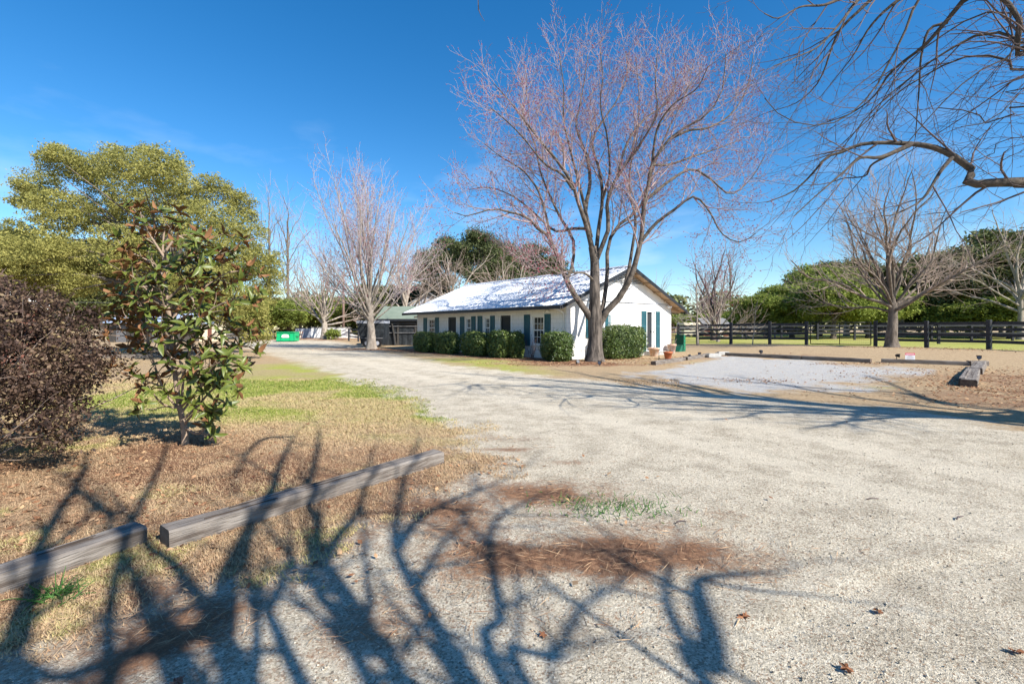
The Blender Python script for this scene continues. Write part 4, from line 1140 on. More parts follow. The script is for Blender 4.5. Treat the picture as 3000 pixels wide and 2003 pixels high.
    # limbs of the other side of the crown, out of the picture
    for k in range(9):
        az = -2.2 + k * .55; po = R(35 + 20 * rg.random())
        A, B = walk(rg, np.array([T(3.2 + k * .5)]), np.array([(math.sin(po) * math.cos(az), math.sin(po) * math.sin(az), math.cos(po))]), np.array([4.6]), np.array([.08]), 16, .07, (0, 0, .01), .01, .2)
        L_.append((A[0], B[0]))
    LP, LR = stack(L_, 24)
    c2 = children(rg, LP, LR, 3.0, .22, 1.35, (18, 46), 6, .10, (-.02, 0, -.015), .6, .0045, .017, shrink=.45)
    c3 = children(rg, c2[0], c2[1], 5.4, .15, .55, (22, 52), 4, .13, (0, 0, .02), .6, .0030, .007, shrink=.35)
    c4 = children(rg, c3[0], c3[1], 8.0, .15, .18, (30, 60), 2, .15, (0, 0, .04), .7, .0024, .004, shrink=.3)
    b = buds(rg, c4[0], .0075, 1)
    finish_tree(root, (tx, ty, 0), trk, L_, [c2, c3, c4], M['bark_dark'], M['twig_dark'], M['bark_dark'], b, M['bud_dull'])
overhang_tree()

# ---- the tree behind the viewer whose shadow lies over the foreground
def shadow_tree():
    rg = np.random.default_rng(44)
    tx, ty = 3.3, -2.4
    root = empty('maple_tree', (tx, ty, 0))
    tag(root, 'bare many-limbed tree casting its shadow over the near gravel and timbers', 'tree')
    kx_, ky_ = SUN_AZ[0] / TAN, -SUN_AZ[1] / TAN
    Z5 = lambda x, y: (x * .596, 1250 + y * .596)
    Z8 = lambda x, y: (1400 + x * .681, 1250 + y * .681)
    fork = Vector((tx - .1, ty + .1, 1.9))
    L_ = []
    def limb(zf_, pts, hs, r0, r1=.012, att=True):
        q = [fork] if att else []
        m = len(pts) - 1
        for i, p in enumerate(pts):
            px, py = zf_(*p); gx_, gy_ = gnd(px, py); h = .72 * (hs[0] + (hs[1] - hs[0]) * i / m)
            q.append(Vector((gx_ + kx_ * h, gy_ - ky_ * h, h)))
        P = spline(q, 26); L_.append((P, np.linspace(r0, r1, len(P)) * .80))
    limb(Z5, [(60, 1263), (90, 1050), (115, 880), (200, 730), (165, 640), (215, 560), (280, 430), (390, 260), (430, 130)], (4.6, 8.0), .12, .025)
    limb(Z5, [(1200, 1263), (1120, 1100), (1060, 950), (1000, 850), (920, 760), (840, 660), (700, 570), (600, 400), (520, 300)], (4.2, 7.6), .13, .02)
    limb(Z5, [(1090, 1000), (1110, 850), (1120, 720), (1170, 620), (1215, 520), (1260, 420), (1340, 300), (1370, 200), (1440, 50)], (4.9, 8.0), .08, .02, False)
    limb(Z5, [(1060, 980), (960, 1010), (800, 1060), (600, 1120), (450, 1180), (280, 1225), (150, 1190), (90, 1080)], (5.0, 6.4), .07, .03, False)
    limb(Z5, [(1500, 1263), (1390, 1040), (1320, 900), (1260, 790), (1200, 690), (1230, 590), (1190, 450)], (4.6, 7.4), .065, .02)
    limb(Z5, [(1320, 900), (1390, 760), (1430, 600), (1410, 470), (1400, 380)], (5.6, 7.4), .04, .015, False)
    limb(Z5, [(2010, 1263), (1850, 1080), (1750, 900), (1650, 740), (1560, 600), (1555, 450), (1500, 350), (1545, 180), (1570, 20)], (4.4, 8.4), .10, .022)
    limb(Z5, [(1600, 660), (1660, 540), (1750, 430), (1790, 300), (1830, 120)], (6.0, 8.0), .05, .015, False)
    limb(Z5, [(1750, 900), (1600, 850), (1540, 700), (1500, 540), (1480, 430)], (5.4, 7.0), .055, .015, False)
    limb(Z5, [(2330, 1263), (2200, 1050), (2090, 860), (2000, 700), (1945, 560), (1960, 400), (2000, 200), (2060, 60)], (4.6, 8.2), .075, .018)
    limb(Z5, [(1960, 590), (2060, 450), (2200, 370), (2349, 310), (2500, 250)], (6.2, 7.8), .045, .012, False)
    limb(Z5, [(2070, 770), (2160, 600), (2280, 460), (2330, 330)], (5.8, 7.4), .032, .012, False)
    limb(Z8, [(130, 1105), (110, 800), (60, 530), (80, 400), (190, 330), (300, 280)], (4.8, 7.4), .06, .015)
    limb(Z8, [(60, 530), (20, 480), (-60, 380), (-140, 330)], (6.2, 7.4), .03, .012, False)
    limb(Z8, [(220, 1105), (350, 980), (460, 770), (620, 660), (640, 560), (560, 450)], (4.8, 7.2), .05, .014)
    limb(Z8, [(1010, 1105), (960, 980), (870, 850), (815, 700), (830, 600), (760, 540), (600, 530), (300, 520)], (4.6, 6.8), .06, .015)
    limb(Z8, [(1000, 1020), (1015, 900), (960, 700), (1000, 640), (1300, 620)], (4.9, 6.4), .07, .015, False)
    limb(Z5, [(560, 430), (480, 400), (400, 320), (330, 250), (200, 200)], (7.0, 8.2), .05, .015, False)
    limb(Z5, [(1440, 50), (1300, 60), (1200, 150), (1150, 330)], (7.6, 8.6), .04, .015, False)
    # a limb reaching out overhead with one hanging twig
    q = [fork, Vector((2.6, -1.6, 4.4)), Vector((1.6, .6, 5.4)), Vector((.4, 2.2, 4.9)), Vector((-.18, 2.95, 3.9)), W(1402, 30, 3.0)]
    hang = (spline(q, 26), np.linspace(.05, .0035, 27))
    lower = [(fork + (Vector((tx + 1.6, ty - 1.0, 6)) - fork) * .0, 0)]
    for i in range(7):
        az = -2.6 + i * .75; po = R(25 + 18 * rg.random())
        A, B = walk(rg, np.array([tuple(fork)]), np.array([(math.sin(po) * math.cos(az), math.sin(po) * math.sin(az) - .2, math.cos(po))]), np.array([4.5]), np.array([.08]), 20, .06, (0, 0, .02), .01, .2)
        L_.append((A[0], B[0]))
    trk = trunk_line(rg, (tx, ty, -.05), tuple(fork + Vector((0, 0, .3))), .38, .30)
    LP, LR = stack(L_, 22)
    c2 = children(rg, LP, LR, 2.1, .3, 1.2, (22, 50), 6, .10, (0, 0, .03), .6, .012, .028, shrink=.4)
    c3 = children(rg, c2[0], c2[1], 2.4, .2, .6, (25, 55), 4, .12, (0, 0, .03), .6, .006, .012, shrink=.4)
    hp = hang[0][None, 22:]; hr = hang[1][None, 22:]
    c4 = children(rg, hp, hr, 9, .2, .10, (30, 60), 4, .12, (0, 0, .03), .9, .0028, .004, shrink=.3)
    L_.append(hang)
    finish_tree(root, (tx, ty, 0), trk, L_, [c2, c3], M['bark'], M['twig_dark'], M['bark'])
    tw = link('twig', tube_mesh('twig', [(c4[0] - np.array([tx, ty, 0])[None], c4[1], 4)], M['twig_dark']), root)
shadow_tree()

# ------------------------------------------------------------------ leafy trees, hedges and shrubs
def leafy(rg, blobs, n_clump, per, leaf, spread, shell=.45, up=.4, aspect=.5, tint_lo=.15, tint_hi=.85):
    """leaf faces gathered in clumps through ellipsoids; blobs = [(centre, radii, weight)]"""
    w = np.array([b[2] for b in blobs], float); w /= w.sum()
    bi = rg.choice(len(blobs), n_clump, p=w)
    cen = np.array([b[0] for b in blobs], float)[bi]; rad = np.array([b[1] for b in blobs], float)[bi]
    u = rand_unit(rg, n_clump); rr = rg.random(n_clump) ** shell
    cl = cen + u * rad * rr[:, None]
    ct = rg.random(n_clump)
    pid = np.repeat(np.arange(n_clump), per); n = len(pid)
    sp = spread * (.6 + .8 * rg.random(n_clump))[pid]
    off = np.clip(rg.normal(size=(n, 3)), -1.7, 1.7) * sp[:, None]; off[:, 2] *= .6
    c = cl[pid] + off
    nr = norm_(rand_unit(rg, n) + np.array([0, 0, up]))
    a = norm_(np.cross(nr, rand_unit(rg, n))); b = np.cross(nr, a)
    s = leaf * (.65 + .7 * rg.random(n))
    v, f = quads_from(c, a * s[:, None], b * (s * aspect)[:, None])
    tint = np.clip(tint_lo + (tint_hi - tint_lo) * (.62 * ct[pid] + .38 * rg.random(n)), 0, 1)
    return v, f, np.repeat(tint, 4), cl

def leaf_mesh(name, data, m):
    v, f, t, _ = data
    return np_mesh(name, v, f, m, False, {'tint': ('FLOAT', t)})

def inner_branches(rg, trunk_top, base, tr, cl, n, twist=.25):
    """limbs from the trunk to a share of the clumps"""
    sets = []
    for q in cl[rg.choice(len(cl), min(n, len(cl)), replace=False)]:
        s = np.array(base) + (np.array(trunk_top) - np.array(base)) * (.35 + .6 * rg.random())
        m1 = s * .6 + q * .4 + np.array([0, 0, .12 * np.linalg.norm(q - s)]) + rg.normal(size=3) * twist
        P = spline([s, m1, q], 8); sets.append((P, np.linspace(tr * .28, tr * .05, 9)))
    return np.array([a for a, b in sets]), np.array([b for a, b in sets])

def leafy_tree(name, label, x, y, blobs, n_clump, per, leaf, spread, m, seed, trunk_top, tr, bark='bark', group=None, **kw):
    rg = np.random.default_rng(seed); z = g1(x, y)
    root = empty(name, (x, y, z)); tag(root, label, 'tree', group)
    d = leafy(rg, blobs, n_clump, per, leaf, spread, **kw)
    cr = link('crown', leaf_mesh('crown', d, M[m]), root); cr['kind'] = 'stuff'
    trk = trunk_line(rg, (0, 0, -.05), trunk_top, tr, tr * .55)
    link('trunk', tube_mesh('trunk', [(trk[0][None], trk[1][None], 10)], M[bark]), root)
    B = inner_branches(rg, trunk_top, (0, 0, 0), tr, d[3] * .92, 70 if n_clump > 1000 else 40)
    o = link('limbs', tube_mesh('limbs', [(B[0], B[1], 5)], M[bark]), root); o['kind'] = 'stuff'
    return root

def copy_tree(src, name, label, x, y, rz, sc, group=None):
    o = src.copy(); COL.objects.link(o); o.name = name
    o.location = (x, y, g1(x, y)); o.rotation_euler = (0, 0, rz); o.scale = sc
    o['label'] = label
    if group: o['group'] = group
    for c in list(src.children):
        k = c.copy(); COL.objects.link(k); k.parent = o
    return o

# yellow-green oak on the left: many uneven lobes
def oak_blobs(seed, rx, ry, z0, z1, n=26, core=2.2):
    r_ = np.random.default_rng(seed); out = [((0, 0, (z0 + z1) / 2), (rx * .66, ry * .66, (z1 - z0) * .34), core)]
    for k in range(n):
        az = k * 2.399; t = (k + .5) / n
        el = -.25 + 1.3 * t
        c = (rx * .72 * math.cos(az) * math.cos(el * .9), ry * .72 * math.sin(az) * math.cos(el * .9), z0 + (z1 - z0) * (.42 + .40 * math.sin(el)))
        e = .85 + .4 * r_.random(); c = (c[0] * e, c[1] * e, c[2] + (e - 1) * 1.2)
        s = (.12 + .12 * r_.random()) * rx
        out.append((c, (s, s, s * .55), .55 * (s / rx / .2)))
    return out
ox, oy = -17.0, 23.5
r_o = random.Random(12); ob = []
for a_, b_, c_ in ((180, 90, 60), (110, 150, 56), (250, 115, 58), (330, 95, 56), (430, 105, 60), (75, 185, 40), (160, 220, 70), (260, 215, 80), (370, 195, 80), (480, 170, 66), (560, 155, 48), (622, 190, 46), (540, 260, 80), (640, 280, 58), (690, 345, 48),
        (440, 300, 80), (330, 320, 70), (220, 330, 66), (120, 320, 66), (40, 285, 58), (15, 340, 55), (600, 370, 76), (700, 430, 42), (520, 400, 66), (640, 465, 56), (720, 385, 28), (585, 480, 46), (675, 535, 36), (400, 380, 60), (300, 390, 46), (200, 400, 40), (90, 390, 40), (145, 60, 26), (290, 62, 24), (390, 60, 26), (470, 90, 26), (660, 225, 24), (60, 140, 22)):
    dep = r_o.uniform(-3.2, 3.2) * (.4 + c_ / 90)
    p_ = W(a_ * 1.113, 381 + b_ * 1.113, oy + dep); rr_ = c_ * 1.113 / F * oy
    ob.append(((p_.x - ox, p_.y - oy, p_.z), (rr_, rr_ * 1.15, rr_ * .85), rr_ ** 2))
leafy_tree('oak_tree', 'broad yellow-green evergreen oak behind the magnolia', ox, oy, ob, 5200, 36, .054, .15, 'leaf_oak', 71, (0.4, 0, 5.0), .30, 'bark', shell=.42, aspect=.42)
leafy_tree('oak_tree', 'lower yellow-green evergreen tree at the left beyond the dark purple bush', -25.5, 26, oak_blobs(4, 4.6, 4.2, 2.0, 7.0, 26), 700, 70, .09, .38, 'leaf_oak', 72, (0.3, 0, 4.0), .3, 'bark_pale', shell=.35, aspect=.42)

# evergreen woods: three kinds, copied
ever1 = leafy_tree('evergreen_tree', 'dark evergreen tree behind the right end of the black fence, left of the tallest one', (2935 - CX) / F * 58, 58, oak_blobs(6, 4.2, 3.8, 1.5, 12.4, 34, .9), 430, 60, .17, .50, 'leaf_ever', 73, (0.2, 0, 8), .26, 'bark_pale', shell=.6)
brt = leafy_tree('broadleaf_tree', 'bright green bushy tree behind the pasture gate', (2440 - CX) / F * 47, 47, oak_blobs(8, 3.6, 3.4, .4, 7.0, 34, 1.2), 480, 70, .13, .42, 'leaf_bright', 74, (0.2, 0, 3.6), .22, 'bark', shell=.4)
pin = leafy_tree('pine_tree', 'tall open pine with bare lower trunk behind the house', (1395 - CX) / F * 56, 56, [((.2, 0, 11.9), (1.7, 1.6, .8), 1), ((1.5, .4, 10.4), (1.8, 1.6, .8), 1), ((-1.6, -.3, 10.7), (1.8, 1.7, .8), 1), ((2.3, -.6, 8.6), (1.5, 1.4, .6), .7), ((-2.2, .5, 8.9), (1.5, 1.4, .6), .7), ((.2, -.9, 7.4), (1.8, 1.5, .6), .6), ((-.4, .8, 9.6), (1.5, 1.5, .7), .6), ((1.2, .2, 6.2), (1.5, 1.2, .5), .35)], 230, 80, .17, .5, 'leaf_pine', 75, (.2, 0, 11), .2, 'bark_pale', shell=.5, aspect=.3)
WG = 'evergreens in the wood behind the house'
n_ = 0
wood = [  # (source, px, depth, scale xy, scale z, label)
 (pin, 1560, 62, 1.15, .95, 'broad-topped pine behind the house ridge beside the maple limbs'),
 (pin, 1250, 60, 1.0, .86, 'open pine at the left end of the wood behind the house'),
 (pin, 1310, 63, .9, 1.04, 'taller pine second from the left end of the wood behind the house'),
 (pin, 1440, 66, 1.0, 1.06, 'tall pine whose crown tops the wood behind the white roof'),
 (pin, 1620, 64, 1.0, .84, 'low-topped pine showing between the big maple limbs'),
 (ever1, 1285, 64, .8, .60, 'low dark evergreen filling under the pines left of the white ridge'),
 (ever1, 1400, 66, .8, .56, 'low dense evergreen tree behind the middle of the white roof'),
 (ever1, 1530, 62, .75, .60, 'low dense evergreen tree behind the ridge of the white roof'),
 (ever1, 1640, 66, .8, .62, 'dense evergreen tree showing behind the big maple limbs'),
 (ever1, 1215, 68, 1.0, .72, 'dense dark evergreen tree above the green-roofed shed'),
 (ever1, 1120, 62, .95, .66, 'olive evergreen tree directly behind the vase-shaped bare tree'),
 (brt, 990, 66, 1.2, .95, 'green bushy tree behind the brown utility pole'),
 (brt, 905, 72, 1.3, 1.0, 'green bushy tree behind the spreading bare tree'),
 (brt, 800, 60, 1.2, .85, 'bright green bushy tree behind the green dumpster'),
 (brt, 700, 62, 1.1, .70, 'green bush behind the grey board fence'),
 (brt, 620, 74, 1.6, 1.0, 'bushy tree behind the cream shed'),
 (ever1, 470, 80, 1.4, .8, 'dark evergreen tree behind the magnolia stems'),
 (ever1, 300, 76, 1.4, .8, 'dark evergreen tree under the yellow-green oak crown'),
 (ever1, 120, 72, 1.4, .8, 'dark evergreen tree behind the purple bush'),
 (pin, 1480, 58, 1.0, .90, 'open pine above the ridge of the white roof'),
 (brt, 2245, 52, 1.0, .78, 'dark green bushy tree right of the small reddish tree'),
 (brt, 2320, 54, 1.05, 1.0, 'green bushy tree left of the pasture gate'),
 (brt, 2400, 60, 1.3, 1.45, 'taller green tree rising behind the gate bushes'),
 (brt, 2545, 50, 1.1, .86, 'green bushy tree right of the pasture gate'),
 (ever1, 2480, 66, 1.1, 1.0, 'dark evergreen tree behind the gate bushes'),
 (ever1, 2640, 56, 1.15, .80, 'dark evergreen tree behind the fence-side bare tree'),
 (ever1, 2760, 60, 1.25, 1.0, 'large dark evergreen tree right of the fence-side bare tree'),
 (ever1, 2870, 52, 1.25, .95, 'tall dark evergreen tree by the right end of the fence'),
 (ever1, 2995, 52, 1.3, 1.14, 'tallest dark evergreen tree at the right end of the wood'),
 (ever1, 3110, 52, 1.3, 1.0, 'dark evergreen tree past the right end of the black fence'),
 (brt, 2720, 58, 1.2, .72, 'olive bushy tree under the dark evergreens right of the bare tree'),
 (brt, 2850, 50, 1.1, .62, 'green bushy tree under the tall evergreens by the fence end'),
 (brt, 2960, 48, 1.1, .72, 'green bushy tree beneath the tallest dark evergreen'),
 (brt, 2185, 66, 1.2, .55, 'low green bush behind the small reddish tree'),
 (brt, 2040, 70, 1.3, .50, 'low green bush beyond the house corner'),
]
for i, (src, px, d, sx, sz, lab) in enumerate(wood):
    copy_tree(src, src.name.split('.')[0], lab, (px - CX) / F * d, d, i * 1.7, (sx, sx, sz), WG if d and px < 2000 else 'trees beyond the pasture')
# far wood that closes the view
def far_wood():
    rg = np.random.default_rng(80); bl = []
    for k in range(120):
        a = -1.05 + 2.1 * k / 119 + rg.normal() * .01; d = 95 + 12 * rg.random()
        h = 6.5 + 3.0 * rg.random()
        bl.append(((d * math.sin(a) * 1.15, d * math.cos(a), h * .5), (3.4, 3.0, h * .5), 1))
    o = link('distant_wood', leaf_mesh('distant_wood', leafy(rg, bl, 2200, 22, .55, .8, shell=.5), M['leaf_ever']))
    tag(o, 'distant belt of dark woodland closing the view behind everything', 'wood', kind='stuff')
far_wood()

# clipped hedges
def hedge(label, c, sx, sy, h, rz, seed, n, rnd=.35, leaf=.042, cat='hedge', tl=.1, th=.9, name='clipped_hedge'):
    """rounded box of leaves with an added dark box inside to block light; c = centre on the ground"""
    rg = np.random.default_rng(seed)
    root = empty(name, c, rz); tag(root, label, cat, 'clipped hedges by the white house')
    # superellipsoid directions
    u = rand_unit(rg, n); p_ = 4.0
    k = (np.abs(u) ** p_).sum(1) ** (-1 / p_)
    q = u * k[:, None]
    lump = 1 + .20 * (fbm(q[:, 0] * 2.2 + seed, q[:, 1] * 2.2 + q[:, 2] * 1.7, seed, 3) - .5) * 2 * rnd
    depth = 1 - .22 * rg.random(n) ** 1.8
    pos = q * (lump * depth)[:, None] * np.array([sx / 2, sy / 2, h / 2]) + np.array([0, 0, h / 2])
    pos += rg.normal(size=(n, 3)) * .018
    shoot = (rg.random(n) < .05) & (u[:, 2] > -.2); pos[shoot] += (u[shoot] * .5 + np.array([0, 0, .5])) * (.04 + .10 * rg.random((shoot.sum(), 1)))
    bald = fbm(q[:, 0] * 1.3 + seed * 3.1, q[:, 2] * 1.3 + q[:, 1], seed + 40, 2) < .30
    pos[bald] = (pos[bald] - np.array([0, 0, h / 2])) * .90 + np.array([0, 0, h / 2])
    pos[:, 2] = np.maximum(pos[:, 2], .02)
    nr = norm_(u * .8 + rand_unit(rg, n) * .9 + np.array([0, 0, .35])); a = norm_(np.cross(nr, rand_unit(rg, n))); b = np.cross(nr, a)
    s = leaf * (.6 + .8 * rg.random(n))
    v, f = quads_from(pos, a * s[:, None], b * (s * .55)[:, None])
    t = np.clip(tl + (th - tl) * (.5 * fbm(pos[:, 0] * 3, pos[:, 2] * 3 + pos[:, 1] * 2, seed + 5) + .5 * rg.random(n)), 0, 1)
    o = link('foliage', np_mesh('foliage', v, f, M['leaf_hedge'], False, {'tint': ('FLOAT', np.repeat(t, 4))}), root); o['kind'] = 'stuff'
    m = MB(); m.box(-sx * .36, sx * .36, -sy * .36, sy * .36, .02, h * .86, 0, min(sx, sy) * .2); m.build('light_blocker', M['blocker_green'], root)  # unseen dark box added so light does not pass through the leaves
    for k in range(3):
        MB().tube([((k - 1) * sx * .2, 0, -.03), ((k - 1) * sx * .22, 0, h * .3)], .02, 5).build('stem', M['bark'], root)
    return root
def hedge_front(label, x0, x1, ytop, t, seed, n, depth=.95, **kw):
    pa, pb = Z1(x0, 0)[0], Z1(x1, 0)[0]
    s1, s0 = s_of(pa, t), s_of(pb, t); sm = (s0 + s1) / 2
    c = hpoint(sm, t); c.z = g1(c.x, c.y)
    h = EYE + (HY - Z1(0, ytop)[1]) / F * c.y - c.z
    # the depth of the box also shows in the picture, so shorten it along the wall
    return hedge(label, c, depth, max(.5, (s1 - s0) - .60 * depth), h, RZ_H, seed, n, **kw)
hedge_front('clipped round hedge at the far end of the white house front', 175, 340, 580, -1.3, 1, 6500)
hedge_front('clipped hedge with tan dead twigs before the first dark door', 340, 508, 582, -1.3, 2, 6500)
hedge_front('clipped boxy hedge below the pair of narrow windows', 535, 742, 580, -1.2, 3, 7000)
hedge_front('clipped boxy hedge before the second dark door', 742, 925, 572, -1.2, 4, 7000)
hedge_front('narrow clipped hedge between the second door and the wide window', 905, 1003, 578, -.9, 5, 4200, depth=.7)
cb = hpoint(-.2, -.75); cb.z = g1(cb.x, cb.y)
hedge('rounded grey-green bush at the front corner beside the big maple trunk', cb, 1.15, 1.25, 1.22, RZ_H, 6, 9000, rnd=.6, leaf=.036, tl=.0, th=.75, name='rounded_bush', cat='bush')
tA, tB = t_of(Z1(1600, 0)[0], -.95), t_of(Z1(1925, 0)[0], -.95)
ch = hpoint(-.95, (tA + tB) / 2); ch.z = g1(ch.x, ch.y)
hedge('long clipped hedge along the gable wall left of the gable door', ch, (tB - tA) - .35, .95, EYE + (HY - 952) / F * ch.y - ch.z, RZ_H, 7, 13000, leaf=.036)

# twiggy rose bushes by the wall
def twig_shrub(label, c, h, spread, n, seed, m='twig_dark', leaves=0, lm='leaf_hedge', group=None, name='rose_bush', rmin=.004, dens=(2.6, 4)):
    rg = np.random.default_rng(seed); root = empty(name, c); tag(root, label, 'shrub', group)
    az = rg.random(n) * 6.283; po = rg.random(n) * spread
    d = np.stack([np.sin(po) * np.cos(az), np.sin(po) * np.sin(az), np.cos(po)], 1)
    P0 = np.stack([rg.normal(size=n) * .05, rg.normal(size=n) * .05, np.full(n, -.02)], 1)
    A = walk(rg, P0, d, h * (.6 + .5 * rg.random(n)), np.full(n, rmin * 2), 6, .12, (0, 0, .04), rmin)
    B = children(rg, A[0], A[1], dens[0] / h * 1.2, .25, h * .4, (25, 55), 4, .14, (0, 0, .05), .7, rmin * .8, .01)
    C = children(rg, B[0], B[1], dens[1] / h * 1.5, .25, h * .16, (25, 60), 2, .14, (0, 0, .05), .8, rmin * .6, .006)
    o = link('stems', tube_mesh('stems', [(A[0], A[1], 4), (B[0], B[1], 3), (C[0], C[1], 3)], M[m]), root); o['kind'] = 'stuff'
    if leaves:
        tp = C[0][:, -1]; tp = tp[rg.choice(len(tp), leaves)]
        nr = rand_unit(rg, leaves); a = norm_(np.cross(nr, rand_unit(rg, leaves))); b = np.cross(nr, a)
        v, f = quads_from(tp, a * .022, b * .014)
        link('foliage', np_mesh('foliage', v, f, M[lm], False, {'tint': ('FLOAT', np.repeat(rg.random(leaves), 4))}), root)['kind'] = 'stuff'
    return root
for i, (px, lab) in enumerate(((1560, 'thin bare rose bush under the wide front window, beside the narrow hedge'), (1592, 'thin bare rose bush under the wide front window, beside the corner bush'))):
    s = s_of(px, -.6); p = hpoint(s, -.6); p.z = g1(p.x, p.y)
    twig_shrub(lab, p, 1.0, .5, 9, 90 + i, leaves=90, rmin=.006)
p = hpoint(-.5, 7.55); p.z = g1(p.x, p.y); twig_shrub('pale leggy plant against the white gable right of the door', p, .75, .55, 10, 95, 'twig', 60, 'leaf_hedge', rmin=.006)
p = hpoint(.7, 8.75); p.z = g1(p.x, p.y); twig_shrub('tangled reddish bare shrub at the right corner of the white house', p, 1.45, .6, 34, 96, 'bud_dull', 0, rmin=.009, name='bare_shrub')
p = W(1228, 1010, 35.0); twig_shrub('low tan twiggy shrub before the dark shed', (p.x, p.y, 0), 1.0, .7, 14, 97, 'twig_tan', 0, rmin=.008, name='bare_shrub')

# leafless vine clump and evergreen clump before the white garden wall
p = W(975, 990, 49.5)
leafy_p = empty('evergreen_bush', (p.x, p.y, g1(p.x, p.y))); tag(leafy_p, 'round green bush in front of the white garden wall', 'bush')
rgx = np.random.default_rng(98)
link('foliage', leaf_mesh('foliage', leafy(rgx, [((0, 0, .55), (.75, .6, .5), 1)], 60, 28, .09, .14), M['leaf_bright']), leafy_p)['kind'] = 'stuff'
MB().tube([(0, 0, -.05), (0, 0, .5)], .05, 6).build('stem', M['bark'], leafy_p)

# ---- dark purple shrub at the left edge
def purple_bush():
    rg = np.random.default_rng(55); c = (-5.75, 4.7, 0)
    root = empty('loropetalum_bush', c); tag(root, 'big loose bush of small dark purple-brown leaves beside the magnolia', 'bush')
    bl = [((0, 0, .85), (1.05, 1.0, .72), 2)]
    for k in range(46):
        az = k * 2.399; el = -.5 + 1.75 * (k + .5) / 46; e_ = .80 + .46 * rg.random()
        bl.append(((1.2 * e_ * math.cos(az) * math.cos(el), 1.15 * e_ * math.sin(az) * math.cos(el), .85 + .80 * e_ * math.sin(el)), (.26, .26, .24), .42))
    v, f, t, cl = leafy(rg, bl, 1750, 40, .019, .075, shell=.5, up=.3, aspect=.6, tint_lo=0., tint_hi=1.0)
    low = v.reshape(-1, 4, 3)[:, :, 2].min(1) > .03
    v = v.reshape(-1, 4, 3)[low].reshape(-1, 3); t = t.reshape(-1, 4)[low].ravel()
    link('foliage', np_mesh('foliage', v, np.arange(len(v)).reshape(-1, 4), M['leaf_purple'], False, {'tint': ('FLOAT', t)}), root)['kind'] = 'stuff'
    n = 110
    az = rg.random(n) * 6.283; po = .15 + rg.random(n) * .95
    d = np.stack([np.sin(po) * np.cos(az), np.sin(po) * np.sin(az), np.cos(po)], 1)
    A = walk(rg, np.stack([rg.normal(size=n) * .18, rg.normal(size=n) * .18, np.full(n, -.02)], 1), d, 1.35 + .5 * rg.random(n), np.full(n, .014), 8, .10, (0, 0, .04), .004)
    B = children(rg, A[0], A[1], 5, .3, .45, (25, 60), 4, .14, (0, 0, .06), .7, .003, .006)
    # long upright shoots over the top
    m = 120
    az = rg.random(m) * 6.283; rr = 1.0 * np.sqrt(rg.random(m))
    P0 = np.stack([rr * np.cos(az), rr * np.sin(az), 1.62 - .55 * rr ** 2 - .1 * rg.random(m)], 1)
    S = walk(rg, P0, norm_(np.stack([.35 * np.cos(az), .35 * np.sin(az), np.ones(m)], 1)), .16 + .42 * rg.random(m) ** 2, np.full(m, .0035), 5, .07, (0, 0, .05), .002)
    o = link('stems', tube_mesh('stems', [(A[0], A[1], 5), (B[0], B[1], 3), (S[0], S[1], 3)], M['twig_tan']), root); o['kind'] = 'stuff'
    # sparse leaves on the shoots
    k = 6; pid = np.repeat(np.arange(m), k); tt = rg.random(m * k) * 4.99; i0 = tt.astype(int)
    cpt = S[0][pid, i0] + rg.normal(size=(m * k, 3)) * .012
    nr = rand_unit(rg, m * k); a = norm_(np.cross(nr, rand_unit(rg, m * k))); b = np.cross(nr, a)
    v, f = quads_from(cpt, a * .018, b * .011)
    link('shoot_leaves', np_mesh('shoot_leaves', v, f, M['leaf_purple'], False, {'tint': ('FLOAT', np.repeat(rg.random(m * k), 4))}), root)['kind'] = 'stuff'
purple_bush()

